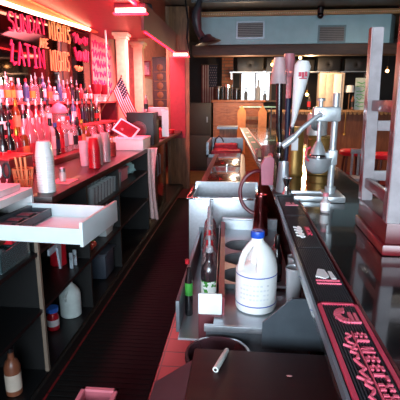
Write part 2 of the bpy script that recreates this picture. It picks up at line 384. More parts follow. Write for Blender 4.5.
def bottle_proto(kind, g, lab, cap, capkind):
    key = (kind, g.name, lab.name if lab else None, cap.name, capkind)
    if key in BM: return key
    p = bottle_mesh(kind)
    def me(mb, nm, m):
        x = bpy.data.meshes.new(nm); mb.bm.to_mesh(x); mb.bm.free(); x.materials.append(m)
        x.polygons.foreach_set('use_smooth', [True]*len(x.polygons))
        try: x.set_sharp_from_angle(angle=math.radians(35))
        except Exception: pass
        return x
    parts = [('body', me(MB().lathe(p['body'], n=16), 'bottle_body', g))]
    if lab:
        r, z0, z1 = p['lab']; parts.append(('paper_label', me(MB().lathe([(r, z0), (r, z1)], n=16, capb=False, capt=False), 'bottle_label', lab)))
    z = p['top']
    if capkind == 'pourer':
        parts.append(('pourer', me(MB().lathe([(.013, z-.012), (.017, z), (.015, z+.018), (.007, z+.022), (.0055, z+.06), (.0055, z+.066)], n=10), 'pourer', cap)))
    elif capkind == 'cap':
        parts.append(('cap', me(MB().lathe([(.0155, z-.025), (.0165, z-.024), (.0165, z+.008), (.015, z+.011)], n=12), 'cap', cap)))
    elif capkind == 'foil':
        parts.append(('foil', me(MB().lathe([(.016, z-.08), (.0172, z-.078), (.0165, z+.006), (.014, z+.01)], n=12), 'foil', cap)))
    BM[key] = parts
    return key
def bottle(loc, label, kind, g, lab=None, cap=None, capkind='pourer', group=None, tilt=(0, 0), name='liquor_bottle', s=1.):
    key = bottle_proto(kind, g, lab, cap, capkind)
    o = bpy.data.objects.new(name, None); C.objects.link(o); o.empty_display_size = .03
    o.location = loc; o.rotation_euler = (tilt[0], tilt[1], random.uniform(0, 3)); o.scale = (s, s, s)
    if tilt != (0, 0): o.rotation_euler[2] = 0
    tag(o, label, 'bottle', group)
    for nm, me in BM[key]:
        c = bpy.data.objects.new(nm, me); C.objects.link(c); c.parent = o
    return o
gclear = glass('clear_glass', '#f0e8e8', '#e8d8d8', .30)
gred = glass('red_glass', '#d03040', '#c02838', .6)
gamber = glass('amber_glass', '#c07020', '#8a4a18', .7)
gdark = glass('dark_glass', '#201014', '#160c10', .9)
ggreen = glass('green_glass', '#3a7a40', '#1c4020', .75)
gblue = glass('blue_glass', '#80b8e8', '#6a9ac8', .55)
gpink = glass('pink_glass', '#f0b0b8', '#e89aa4', .45)
Lw = mat('label_white', '#f2ece6', .5); Ly = mat('label_yellow', '#e8b850', .5); Lo = mat('label_orange', '#e08850', .5); Lr = mat('label_red', '#b82030', .5)
Lb = mat('label_blue', '#3a5a90', .5); Ln = mat('label_navy', '#1c2440', .5); Lg = mat('label_green', '#3f9a3a', .5); Lk = mat('label_black', '#1a1618', .5); Lt = mat('label_tan', '#c8a070', .5); Ls = mat('label_silver', '#b8c0c8', .35, .5)
capw = mat('cap_white', '#f0eee8', .4); capk = mat('cap_black', '#161416', .35); caps = mat('silver_pourer', '#cfd0d6', .25, .5, .04); capg = mat('cap_gold', '#c89a40', .3, .9)
capr = mat('cap_red', '#c01828', .35); capb = mat('cap_blue', '#2a4a90', .35)
ORD = ['first', 'second', 'third', 'fourth', 'fifth', 'sixth', 'seventh', 'eighth', 'ninth', 'tenth', 'eleventh', 'twelfth', 'thirteenth', 'fourteenth', 'fifteenth', 'sixteenth', 'seventeenth', 'eighteenth', 'nineteenth', 'twentieth']
T3 = [(3.713,'clear','spirit',gclear,Lw,capw,'pourer','white labelled'),(3.831,'clear','spirit',gclear,Ly,capw,'pourer','cream labelled'),(3.92,'amber','spirit',gamber,Ly,capw,'cap','yellow labelled'),
 (4.051,'clear','spirit',gclear,Lw,capw,'foil','white foiled'),(4.19,'pale blue','spirit',gblue,Lb,capr,'cap','blue labelled'),(4.318,'clear','spirit',gclear,Ly,caps,'pourer','yellow labelled'),
 (4.407,'clear','wine',gclear,None,caps,'pourer','unlabelled'),(4.499,'green','wine',ggreen,Lk,capk,'cap','black labelled'),(4.571,'blue','tall',gblue,Lw,caps,'pourer','tall'),
 (4.722,'pink','spirit',gpink,Lo,capw,'pourer','orange labelled'),(4.855,'clear','squat',gclear,Lw,capw,'cap','squat'),(4.995,'blue','tall',gblue,Lb,caps,'pourer','dark blue labelled tall'),
 (5.113,'clear','wine',gclear,Lw,caps,'foil','silver foiled'),(5.237,'red','spirit',gred,Lr,caps,'pourer','red labelled'),(5.366,'dark','tall',gdark,Ln,caps,'pourer','navy labelled'),
 (5.537,'dark','spirit',gdark,Lk,caps,'pourer','black labelled'),(5.682,'pink','spirit',gpink,Lr,capr,'cap','red capped'),(5.833,'dark','wine',gdark,Lw,capk,'foil','black foiled'),(6.034,'red','spirit',gred,Lw,capw,'cap','white capped')]
for i, (y, c, k, g, l, cp, ck, d) in enumerate(T3):
    n = len(T3)-1-i
    bottle((-2.12, y, 1.531), f'{d} {c} bottle on the top shelf, {ORD[n]} from the pink panel end', k, g, l, cp, ck, 'bottles on the top shelf', s=.80)
T2 = [(3.254,'dark','wine',gdark,Lw,caps,'pourer','white labelled'),(3.343,'dark','spirit',gdark,Lr,caps,'pourer','red labelled'),(3.469,'amber','tall',gamber,Lt,capg,'foil','gold foiled'),(3.587,'dark','spirit',gdark,Ls,caps,'foil','silver labelled'),
 (3.694,'pink','spirit',gpink,Lw,capw,'pourer','white labelled'),(3.828,'red','spirit',gred,Lw,caps,'pourer','white labelled'),(3.949,'clear','spirit',gclear,Lr,caps,'pourer','red labelled'),(4.078,'clear','tall',gclear,Lw,capk,'foil','black foiled'),
 (4.574,'dark','spirit',gdark,Lb,caps,'pourer','blue labelled'),(4.717,'blue','tall',gblue,Lw,caps,'pourer','white labelled'),(4.837,'red','spirit',gred,Lr,caps,'pourer','red labelled'),
 (4.997,'dark','tall',gdark,Ln,capk,'pourer','navy labelled'),(5.131,'dark','tall',gdark,Lk,caps,'pourer','black labelled'),(5.31,'green','tall',ggreen,Lk,capk,'pourer','black labelled'),(5.501,'dark','wine',gdark,Lr,caps,'foil','silver foiled')]
for i, (y, c, k, g, l, cp, ck, d) in enumerate(T2):
    n = len(T2)-1-i
    bottle((-1.86, y, 1.281), f'{d} {c} bottle on the middle shelf, {ORD[n]} from the flag end', k, g, l, cp, ck, 'bottles on the middle shelf', s=.85)
T1 = [(2.811,'dark','wine',gdark,Lw,capk,'foil','white labelled'),(2.901,'dark','wine',gdark,Lr,capk,'pourer','red labelled'),(3.0,'red','spirit',gred,Lr,capg,'foil','gold foiled'),(3.10,'amber','spirit',gamber,Lo,caps,'foil','orange labelled'),
 (3.205,'pink','big',gpink,Lr,caps,'pourer','large red labelled'),(3.33,'pink','big',gpink,Lw,caps,'pourer','large white labelled'),(3.455,'pink','big',gpink,None,caps,'pourer','large unlabelled'),(3.565,'white','tall',glass('frosted_glass','#ffffff','#f4ece8',.85),Lw,capk,'foil','frosted tall'),
 (3.66,'dark','spirit',gdark,Ln,capb,'cap','navy labelled'),(3.755,'red','spirit',gred,Lr,capr,'cap','red capped'),(3.845,'clear','tall',gclear,Ls,capw,'cap','silver labelled tall'),(3.956,'clear','tall',gclear,Lw,capr,'cap','white labelled tall'),
 (4.08,'clear','spirit',gclear,Lk,caps,'pourer','black labelled'),(4.185,'dark','wine',gdark,Lr,capk,'foil','red labelled slim'),(4.295,'amber','spirit',gamber,Lt,capg,'cap','tan labelled'),(4.42,'amber','squat',gamber,Lw,capg,'cap','squat white labelled')]
for i, (y, c, k, g, l, cp, ck, d) in enumerate(T1):
    n = len(T1)-1-i
    bottle((-1.62, y, 1.081), f'{d} {c} bottle on the counter step, {ORD[n]} from the stemmed glasses', k, g, l, cp, ck, 'bottles on the counter step')
# pink glasses at the far end of the step
def goblet_parts(root, g, s=1.):
    MB().lathe([(.034*s,0),(.03*s,.004*s),(.006*s,.01*s),(.005*s,.08*s),(.01*s,.088*s),(.032*s,.11*s),(.038*s,.15*s),(.034*s,.185*s)], n=16, capt=False).build('glass_bowl', g, root)
pg = None
GP = [(4.564, -1.60), (4.70, -1.64), (4.85, -1.60), (5.0, -1.66), (5.15, -1.60), (5.30, -1.66), (5.45, -1.60), (4.78, -1.72), (5.05, -1.68)]
for i, (y, x) in enumerate(GP):
    lab = 'empty pink stemmed glass in the cluster beside the small flag'
    if i == 0:
        pg = thing('stemmed_glass', lab, 'glass', (0, 0, 0), 'stemmed glasses beside the flag')
        goblet_parts(pg, glass('stem_glass', '#f8d8dc', '#f0c0c8', .25)); pg.location = (x, y, 1.081)
    else: dup(pg, (x, y, 1.081), lab)
t = thing('domed_jar', 'pink domed glass jar standing on the middle shelf among bottles', 'jar', (-1.86, 4.33, 1.281))
MB().lathe([(.06,0),(.075,.01),(.075,.12),(.068,.14)], (-1.86, 4.33, 1.281), 20).build('jar_body', gclear, t)
MB().lathe([(.085,.14),(.088,.15),(.075,.19),(.045,.225),(.012,.24),(.012,.255),(.002,.26)], (-1.86, 4.33, 1.281), 20).build('dome_lid', mat('pink_dome', '#e88a9a', .35), t)
for i, (x, y) in enumerate(((-2.1, 6.25), (-2.1, 6.62))):
    t = thing('red_topped_goblet', ('red-topped white goblet on the top shelf beside the metal pole, mirror side' if i == 0 else 'red-topped white goblet on the top shelf, between metal pole and flag'), 'goblet', (x, y, 1.531), 'red-topped goblets')
    MB().lathe([(.05,0),(.05,.006),(.012,.015),(.012,.06),(.05,.10)], (x, y, 1.531), 18).build('stem', white, t)
    MB().lathe([(.05,.10),(.075,.16),(.08,.24)], (x, y, 1.531), 18).build('cup_bowl', redpaint, t)

# ------------------------------------------------------------------ things on the back counter
def cup_stack(name, lab, x, y, n, r0, r1, step, m, z=CZ, last=.09, group=None):
    t = thing(name, lab, 'cup stack', (x, y, z), group)
    zz = z
    for k in range(n):
        h = last
        MB().lathe([(r1, 0), (r1*1.05, .004), (r0, h-.006), (r0*.9, h)], (x, y, zz), 22).build('cup', m, t)
        zz += step
    return t
cupw = glass('frosted_cup', '#ffffff', '#ffffff', .93, .25)
cup_stack('cup_stack', 'tall stack of upside-down frosted plastic cups at the counter edge by the drawer', -1.12, 2.36, 15, .040, .050, .0145, cupw, group='plastic cup stacks on the counter')
cup_stack('cup_stack', 'stack of red plastic cups on the counter edge in front of clear cups', -1.14, 3.26, 9, .036, .044, .018, redp, group='plastic cup stacks on the counter')
cup_stack('cup_stack', 'clear plastic cup stack close behind the red cups', -1.17, 3.42, 10, .038, .046, .018, glass('clear_cup', '#f4e4e6', '#f2e0e2', .5, .15), group='plastic cup stacks on the counter')
cup_stack('cup_stack', 'clear plastic cup stack farther along, next to the tin of straws', -1.17, 3.62, 10, .038, .046, .018, MATS['clear_cup'], group='plastic cup stacks on the counter')
t = thing('cup_sleeve', 'pale pink cup standing behind the red cup stack', 'cup', (-1.24, 3.3, CZ))
MB().lathe([(.03,0),(.04,.2),(.038,.2),(.028,.005)], (-1.26, 3.36, CZ), 18, capt=False).build('cup_wall', mat('pink_cup', '#f0b0bc', .4), t)
t = thing('straw_tin', 'red and green tin holding straws beside the clear cups', 'tin', (-1.22, 3.98, CZ))
MB().lathe([(.04,0),(.042,.004),(.042,.13),(.038,.13),(.038,.02)], (-1.22, 3.98, CZ), 18, capt=False).build('tin_body', mat('red_green_tin', '#a03a34', .4, var=.8, scale=18), t)
for k in range(5):
    a = k*1.3; MB().tube([(-1.22+.015*math.cos(a), 3.98+.015*math.sin(a), CZ+.01), (-1.22+.03*math.cos(a), 3.98+.03*math.sin(a), CZ+.19)], .003, 6).build('straw', [Lg, redp, white, redp, Ly][k], t)
t = thing('salt_shaker', 'small glass salt shaker on a napkin on the dark counter', 'shaker', (-1.15, 2.66, CZ))
MB().lathe([(.018,0),(.022,.003),(.022,.05),(.017,.062)], (-1.15, 2.66, CZ+.0045), 16).build('jar', glass('salt_glass', '#ffffff', '#ffffff', .92), t)
MB().lathe([(.018,.062),(.02,.065),(.019,.085),(.012,.092)], (-1.15, 2.66, CZ+.0045), 16).build('screw_top', steel, t)
tag(MB().box(-1.22, -1.08, 2.58, 2.75, CZ+.0005, CZ+.004, M=None).build('napkin', mat('pink_napkin', '#d89a98', .7)), 'flat pinkish napkin under the salt shaker', 'napkin')
# fruit tray with red lids
t = thing('garnish_caddy', 'red-lidded garnish caddy near the drawer, in front of the dark bottles', 'caddy', (-1.5, 2.55, CZ))
MB().box(-1.62, -1.36, 2.40, 2.70, CZ, CZ+.17, .01).build('tray', mat('caddy_smoke', '#7a2028', .3), t)
for k in range(3):
    MB().box(-1.63, -1.35, 2.39+.105*k, 2.485+.105*k, CZ+.17, CZ+.185, .006).lathe([(.012,0),(.014,.012),(.01,.018)], (-1.49, 2.437+.105*k, CZ+.185), 10).build('lid', redp, t)
# orange basket and scissors
t = thing('wire_basket', 'copper wire basket of openers behind the white box, by the cup stack', 'basket', (-1.3, 2.44, CZ))
bw = MB()
for z, r in ((.005, .045), (.06, .052), (.12, .058)):
    bw.tube([(-1.3+r*math.cos(a*PI/8), 2.44+r*math.sin(a*PI/8), CZ+z) for a in range(16)], .004, 6, True)
for a in range(10): bw.tube([(-1.3+.045*math.cos(a*PI/5), 2.44+.045*math.sin(a*PI/5), CZ+.005), (-1.3+.058*math.cos(a*PI/5), 2.44+.058*math.sin(a*PI/5), CZ+.12)], .004, 6)
bw.build('wire_frame', mat('copper_wire', '#e08a5a', .35, .3), t)
for k in range(3): MB().tube([(-1.32+.02*k, 2.44, CZ+.012), (-1.335+.03*k, 2.43, CZ+.19)], .008, 8).build('opener_handle', mat('copper_wire', '#c87850'), t)
t = thing('scissors', 'black and white handled scissors standing beside the copper basket', 'scissors', (-1.34, 2.29, CZ))
for k, mm in ((0, white), (1, rubber)):
    x = -1.37 + .05*k
    MB().tube([(x+.02*math.cos(a*PI/7), 2.29+.006*k, CZ+.13+.042*math.sin(a*PI/7)) for a in range(14)], .007, 6, True).build('finger_loop', mm, t)
    MB().prism([(x-.004, 2.286+.006*k, CZ+.09), (x+.010, 2.286+.006*k, CZ+.09), (-1.342, 2.286+.006*k, CZ+.002)], (0, .003, 0)).build('cutting_blade', chrome, t)

# cash drawer unit on the low worktop
t = thing('cash_drawer', 'open pale metal cash drawer pulled out over the aisle, white-topped housing behind', 'cash drawer', (-1.3, 1.92, .926))
MB().box(-1.60, -1.13, 1.76, 2.21, 1.045, 1.085, .004).box(-1.60, -1.58, 1.76, 2.21, .926, 1.045).box(-1.6, -1.13, 1.755, 1.765, .926, 1.045).box(-1.6, -1.13, 2.19, 2.21, .926, 1.045).build('housing', white, t)
M = Tr(-.66, 1.93, .935) @ RZ(math.radians(-4)) 
dr = MB().box(-.50, -.012, -.205, .205, 0, .006, M=M).box(-.5, -.012, -.207, -.200, .0, .072, M=M).box(-.5, -.012, .200, .207, .0, .072, M=M).build('drawer_tray', mint, t)
MB().box(-.012, .004, -.214, .214, -.008, .102, .003, M=M).build('front_panel', mint, dr)
tr = MB().box(-.50, -.47, -.195, .195, .008, .06, M=M)
for k in range(5): tr.box(-.47, -.36, -.195+.0955*k, -.187+.0955*k, .008, .05, M=M)
tr.box(-.37, -.36, -.195, .195, .008, .05, M=M).build('coin_tray', mat('charcoal_plastic', '#3c444a', .4), dr)
for k in range(3): MB().box(-.455, -.385, -.175+.0955*k, -.12+.0955*k, .03, .055, .004, M=M).build('bill_clip', rubber, dr)
tag(MB().box(-1.56, -1.16, 1.80, 2.14, 1.0855, 1.12, .004, M=None).build('paper_ream', mat('pinkish_paper', '#f6dfe2', .6)), 'flat white paper stack lying on the cash drawer housing', 'paper stack')

# register end: speaker box, white box, tablet, flag, printer
t = thing('speaker_box', 'black speaker box with round grille standing on the counter behind the white box', 'speaker', (-1.2, 5.1, CZ))
MB().box(-1.34, -1.02, 5.0, 5.3, CZ, 1.41, .008).build('body', black, t)
MB().lathe([(.10,0),(.10,.008),(.085,.012),(.03,.004)], (-1.20, 4.999, 1.21), 24, RX(PI/2)).build('grille_ring', mat('grille_red', '#5a1c24', .4), t)
t = thing('white_carton', 'flat white carton on the counter in front of the black speaker box', 'carton', (-1.2, 4.7, CZ))
MB().box(-1.38, -1.03, 4.48, 4.85, CZ, CZ+.105, .004).build('body', white, t)
MB().box(-1.385, -1.025, 4.475, 4.855, CZ+.105, CZ+.125, .004).build('lid_flap', mat('pinkish_paper', '#f6dfe2'), t)
M = Tr(-1.30, 4.62, 1.175) @ RZ(math.radians(22)) @ RX(math.radians(-38)) @ RY(math.radians(38))
t = thing('tablet_till', 'tilted white tablet till on a swivel stand above the white carton', 'tablet', (-1.3, 4.62, CZ+.125))
MB().box(-.125, .125, -.010, .006, 0, .19, .006, M=M).build('white_frame', white, t)
MB().box(-.105, .105, -.0125, -.0095, .02, .17, M=M).build('screen', mat('tablet_screen', '#7a2a34', .1), t)
MB().cyl((-1.30, 4.66, CZ+.125), .05, .012).tube([(-1.30, 4.66, CZ+.135), (-1.30, 4.66, CZ+.22)], .014).build('swivel_stand', pinkp, t)
# flag on a stick
t = thing('hand_flag', 'small striped American hand flag on a stick behind the tablet', 'flag', (-1.85, 5.42, 1.30))
MB().tube([(-1.85, 5.42, 1.30), (-1.494, 5.42, 1.835)], .006, 6).sphere((-1.494, 5.42, 1.84), .011).build('stick', tanw, t)
grid = []
fa, fb = Vector((-1.494, 5.41, 1.825)), Vector((.20, 0, -.45))   # hoist top, fly direction (drooping)
hd = Vector((-.115, 0, -.165))
def fpt(u, v):
    p = fa + fb*u + hd*v; p.y += .02*math.sin(u*7+v*2) - .01; return p
stripes = [MB(), MB()]
def patch(mb, u0, u1, v0, v1, nu=6, off=0.):
    for i in range(nu):
        a, b_ = u0+(u1-u0)*i/nu, u0+(u1-u0)*(i+1)/nu
        q = [fpt(a, v0), fpt(b_, v0), fpt(b_, v1), fpt(a, v1)]
        mb.prism([(p.x, p.y-off, p.z) for p in q], (0, .003+2*off, 0))
for k in range(13):
    v0, v1 = k/13, (k+1)/13
    patch(stripes[k % 2], 0 if k > 6 else .42, 1, v0, v1, 8)
stripes[0].build('red_stripes', redp, t); stripes[1].build('white_stripes', white, t)
c = MB(); patch(c, 0, .42, 0, 7/13, 4); c.build('canton', Ln, t)
s = MB()
for i in range(5):
    for j in range(4):
        p = fpt(.05+.08*i, (.8+j*1.6)/13); s.lathe([(.007, 0), (.007, .002)], (p.x, p.y-.002, p.z), 5, RX(PI/2))
s.build('stars', white, t)
t = thing('receipt_printer', 'white receipt printer on the black speaker box with paper hanging down', 'printer', (-1.12, 5.4, 1.41))
MB().box(-1.22, -.93, 5.32, 5.55, 1.36, 1.46, .01).build('body', mat('printer_case', '#f0c8cc', .4), t)
pr = MB(); pp = [(-.98, 5.30, 1.44), (-.975, 5.285, 1.42), (-.972, 5.28, 1.3), (-.975, 5.283, 1.2), (-.97, 5.28, 1.11)]
for a, b_ in zip(pp, pp[1:]): pr.prism([a, b_, (b_[0]+.085, b_[1], b_[2]), (a[0]+.085, a[1], a[2])], (0, .002, 0))
pr.build('paper_strip', white, t)
MB().cyl((-1.1, 5.44, CZ), .06, .33, 14).build('pedestal', black, t)
bottle((-1.15, 5.22, 1.411), 'slim silver-capped bottle standing on the black speaker box', 'spirit', gpink, Lk, caps, 'cap', name='liquor_bottle', s=.7)
# towel
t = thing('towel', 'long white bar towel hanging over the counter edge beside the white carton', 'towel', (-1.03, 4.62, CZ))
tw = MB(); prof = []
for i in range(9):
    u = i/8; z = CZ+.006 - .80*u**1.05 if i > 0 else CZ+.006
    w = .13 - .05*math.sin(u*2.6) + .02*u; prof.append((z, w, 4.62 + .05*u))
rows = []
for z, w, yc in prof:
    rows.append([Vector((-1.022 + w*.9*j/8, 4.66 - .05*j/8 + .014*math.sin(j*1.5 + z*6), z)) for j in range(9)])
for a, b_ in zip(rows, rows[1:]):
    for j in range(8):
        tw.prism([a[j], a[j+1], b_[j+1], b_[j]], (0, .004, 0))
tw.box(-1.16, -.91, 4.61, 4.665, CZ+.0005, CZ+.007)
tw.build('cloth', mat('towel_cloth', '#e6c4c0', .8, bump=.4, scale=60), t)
# small dark objects at the counter end
for i, (x, y, r, h, m_) in enumerate(((-1.12, 5.95, .06, .13, redp), (-1.14, 6.35, .05, .16, blackgloss), (-1.12, 6.8, .07, .08, redd))):
    lab = ['red round canister at the counter end behind the printer', 'glossy black canister on the far counter end', 'low dark red bowl at the far counter end by the wooden post'][i]
    t = thing(['canister', 'canister', 'snack_bowl'][i], lab, ['canister', 'canister', 'bowl'][i], (x, y, CZ))
    MB().lathe([(r*.8, 0), (r, .008), (r, h*.8), (r*.85, h*.82)], (x, y, CZ), 18).build('vessel', m_, t)
    if i < 2: MB().lathe([(r*.86, h*.82), (r*.88, h*.95), (r*.3, h), (r*.2, h*1.12)], (x, y, CZ), 18).build('lid', m_, t)

# ------------------------------------------------------------------ things on the back-bar shelves
def tumbler(lab, x, y, z, g0):
    global TP
    if TP is None:
        TP = thing('tumbler', lab, 'glass', (0, 0, 0), g0)
        MB().lathe([(.026,0),(.028,.004),(.036,.135),(.033,.135),(.025,.012)], n=14, capt=False).build('glass_wall', glass('tumbler_glass', '#eef4f4', '#e4f0f2', .38, .12), TP)
        TP.location = (x, y, z); return TP
    return dup(TP, (x, y, z), lab, g0)
TP = None
for r in range(2):
    for k in range(10):
        tumbler('clear tumbler in the %s row on the shelf under the cups' % ('front' if r == 0 else 'back'), -1.10-.09*r, 3.02+.078*k, .7805, ('front' if r == 0 else 'back')+' row of tumblers under the counter')
t = thing('crumpled_bag', 'crumpled pale teal paper bag on the shelf near the towel', 'bag', (-1.25, 4.4, .78))
bm_ = MB(); bm_.sphere((-1.22, 4.42, .84), .1, 1., 1., .6, 16)
for v in bm_.bm.verts: v.co += Vector((random.uniform(-.025, .025), random.uniform(-.025, .025), random.uniform(-.01, .03)))
for v in bm_.bm.verts: v.co.z = max(v.co.z, .781)
bm_.build('paper', mat('teal_paper', '#9ac0c0', .6), t, smooth=False)
t = thing('storage_tub', 'pinkish plastic tub on the shelf under the crumpled bag end', 'tub', (-1.2, 4.1, .78))
MB().box(-1.29, -1.13, 3.98, 4.2, .781, .89, .012).build('tub_body', pinkp, t); MB().box(-1.3, -1.12, 3.97, 4.21, .89, .905, .006).build('lid', pinkp, t)
# clear bag of things, cup, red box on near shelf
t = thing('plastic_bin', 'clear plastic bin of wrapped things on the shelf under the cash drawer', 'bin', (-1.15, 1.83, .78))
MB().box(-1.34, -1.06, 1.72, 1.99, .781, .787).box(-1.34, -1.06, 1.72, 1.727, .787, .875).box(-1.34, -1.06, 1.983, 1.99, .787, .875).box(-1.34, -1.333, 1.72, 1.99, .787, .875).box(-1.067, -1.06, 1.72, 1.99, .787, .875).build('bin_wall', glass('bin_plastic', '#c8d8d8', '#8aa0a4', .35), t)
for k in range(7):
    MB().sphere((-1.28+.07*(k % 3)+random.uniform(-.01, .01), 1.79+.06*(k//3), .82+.012*(k % 2)), .032, 1, 1, .8, 10).build('wrapped_item', mat('foil_wrap', '#8a9a9c', .25, .6), t)
t = thing('small_red_box', 'small red box on the shelf edge below the open drawer', 'box', (-1.12, 2.0, .875))
MB().box(-1.20, -1.08, 1.86, 1.98, .8755, .90, .003, ).build('box_body', redp, t); MB().box(-1.201, -1.079, 1.855, 1.985, .90, .907).build('lid', mat('red_lid', '#d83848', .4), t)
t = thing('white_cup', 'white plastic cup on the shelf beside the small red box', 'cup', (-1.12, 2.11, .78))
MB().lathe([(.035,0),(.037,.004),(.046,.10),(.049,.102),(.049,.108),(.043,.108),(.034,.01)], (-1.12, 2.11, .7805), 20, capt=False).build('cup_wall', white, t)
# white clip bracket hanging at divider
t = thing('shelf_hook', 'white plastic hook bracket hanging from the shelf edge beside the pale divider strip', 'hook', (-1.03, 2.22, .76))
MB().box(-1.045, -1.032, 2.14, 2.30, .715, .75, .003).prism([(-1.032, 2.22, .735), (-1.032, 2.27, .735), (-1.032, 2.255, .60), (-1.032, 2.245, .60)], (.012, 0, 0)).build('bracket', greyp, t)
t = thing('red_jug', 'tall red plastic container on the middle shelf behind the hook bracket', 'container', (-1.22, 2.69, .46))
MB().lathe([(.05,0),(.055,.005),(.055,.15),(.04,.18),(.024,.20),(.024,.22)], (-1.22, 2.655, .4605), 18).build('container_body', redp, t); MB().cyl((-1.22, 2.655, .68), .027, .025, 16).build('cap', redp, t)
t = thing('grey_clamp', 'pale grey clamp lying on the middle shelf beside the red container', 'clamp', (-1.1, 2.60, .46))
MB().box(-1.11, -1.09, 2.58, 2.65, .52, .535, .003).box(-1.112, -1.088, 2.58, 2.592, .461, .57, .003).box(-1.112, -1.088, 2.64, 2.652, .461, .57, .003).build('clamp_frame', mat('clamp_grey', '#a8b4bc', .4), t)
# low shelf
t = thing('water_jug', 'frosted white gallon jug on the bottom shelf', 'jug', (-1.16, 2.62, .085))
MB().lathe([(.066,0),(.072,.006),(.073,.15),(.066,.18),(.04,.215),(.022,.235),(.02,.25)], (-1.16, 2.66, .0855), 24).build('jug_body', mat('frosted_plastic', '#c8d4d0', .45), t)
MB().cyl((-1.16, 2.66, .335), .024, .02, 16).build('cap', white, t)
MB().tube([(-1.16, 2.655-.068, .22), (-1.16, 2.57, .25), (-1.16, 2.61, .285), (-1.16, 2.64, .30)], .011, 8).build('handle', MATS['frosted_plastic'], t)
t = thing('sauce_bottle', 'small red bottle with white label and blue cap on the bottom shelf', 'bottle', (-1.2, 2.45, .085))
MB().lathe([(.034,0),(.038,.004),(.038,.09),(.028,.115),(.02,.125)], (-1.2, 2.46, .0855), 18).build('body', redp, t)
MB().lathe([(.0385,.03),(.0385,.075)], (-1.2, 2.46, .0855), 18, capb=False, capt=False).build('paper_label', white, t)
MB().cyl((-1.2, 2.46, .21), .038, .03, 18).build('cap', mat('bright_blue', '#3a78e0', .35), t)
t = thing('brown_bottle', 'brown bottle with white oval label on the bottom shelf nearest the viewer', 'bottle', (-1.12, 1.83, .085))
MB().lathe([(.036,0),(.04,.004),(.04,.155),(.03,.185),(.016,.2),(.015,.235)], (-1.13, 1.83, .0855), 20).build('body', mat('brown_plastic', '#7a4630', .35), t)
MB().lathe([(.0405,.03),(.0405,.12)], (-1.13, 1.83, .0855), 20, capb=False, capt=False).build('paper_label', mat('label_dim', '#c8b8a8', .5), t)
MB().cyl((-1.13, 1.83, .32), .017, .022, 14).build('cap', capk, t)
t = thing('grey_tub', 'blue-grey plastic tub on the bottom shelf past the frosted jug', 'tub', (-1.18, 3.4, .085))
MB().box(-1.27, -1.09, 3.25, 3.5, .0855, .30, .03).build('tub_body', mat('blue_grey_plastic', '#3c4450', .45), t); MB().box(-1.28, -1.08, 3.24, 3.51, .30, .315, .005).build('rim', MATS['blue_grey_plastic'], t)
t = thing('white_carrier_bag', 'white plastic bag on the middle shelf below the tumblers', 'bag', (-1.15, 3.6, .46))
bm_ = MB().box(-1.22, -1.10, 3.50, 3.68, .461, .63, .03)
bm_.build('bag_body', mat('bag_white', '#b8c4c4', .5), t)
MB().tube([(-1.16, 3.54, .62), (-1.16, 3.56, .68), (-1.16, 3.62, .68), (-1.16, 3.64, .62)], .008, 6).build('handle', MATS['bag_white'], t)
t = thing('tissue_box', 'pale red-edged box on the middle shelf in front of the white bag', 'box', (-1.14, 3.36, .46))
MB().box(-1.21, -1.08, 3.27, 3.45, .461, .61, .004).build('box_body', mat('tissue_white', '#b0b8b8', .6), t); MB().box(-1.213, -1.077, 3.265, 3.455, .61, .62).build('lid', redp, t)
MB().box(-1.0795, -1.076, 3.35, 3.37, .55, .575).build('printed_mark', capk, t)
for i, (x, y) in enumerate(((-1.10, 2.94), (-1.10, 3.01))):
    t = thing('tomato', ('small red tomato on the middle shelf, next to the cabinet divider' if i == 0 else 'small red tomato on the middle shelf, on the pale box side'), 'tomato', (x, y, .461), 'tomatoes on the middle shelf')
    MB().sphere((x, y, .488), .027, 1, 1, .95).build('fruit', mat('tomato_red', '#b84030', .3), t); MB().cyl((x, y, .511), .008, .008, 8).build('stalk', Lg, t)

# pink plastic caddy on the floor
t = thing('pink_pail', 'pink plastic pail standing on the aisle floor at the frame edge', 'pail', (-.6, 1.6, .015))
M = Tr(-.62, 1.60, .015)
bm_ = MB()
for (x0, x1, y0, y1) in ((-.075, .075, -.07, -.062), (-.075, .075, .062, .07), (-.075, -.067, -.07, .07), (.067, .075, -.07, .07)): bm_.box(x0, x1, y0, y1, 0, .235, M=M)
bm_.box(-.075, .075, -.07, .07, 0, .008, M=M).build('pail_wall', mat('pail_pink', '#b05a66', .5), t)
bm_ = MB()
for (x0, x1, y0, y1) in ((-.085, .085, -.08, -.062), (-.085, .085, .062, .08), (-.085, -.067, -.08, .08), (.067, .085, -.08, .08)): bm_.box(x0, x1, y0, y1, .235, .247, M=M)
bm_.build('rim', pinkp, t)

# ------------------------------------------------------------------ bar counter (right)
BZ = 1.09
bartop = mat('bar_top_lacquer', '#15181a', .13, 0., .3, 3, coat=.6)
t = thing('bar_counter', 'long dark glossy bar counter on the customer side with red rounded edge', 'bar counter', (.4, 3., 0))
edge = [(.15, -.6), (.15, 2.5), (.10, 3.4), (-.05, 7.4)]
MB().prism([(.178, -.6, BZ-.045), (.178, 2.5, BZ-.045), (.13, 3.4, BZ-.045), (-.02, 7.5, BZ-.045), (.66, 7.5, BZ-.045), (.66, -.6, BZ-.045)], (0, 0, .045)).build('top_slab', bartop, t, smooth=False)
MB().tube([(.667, -.6, BZ-.018), (.667, 7.5, BZ-.018)], .022, 10).build('nosing', mat('red_lacquer', '#7c1420', .25, coat=.5), t)
MB().prism([(.33, -.6, 0), (.33, 7.5, 0), (.60, 7.5, 0), (.60, -.6, 0)], (0, 0, BZ-.046)).build('body', mat('bar_front', '#2a1614', .5), t, smooth=False)
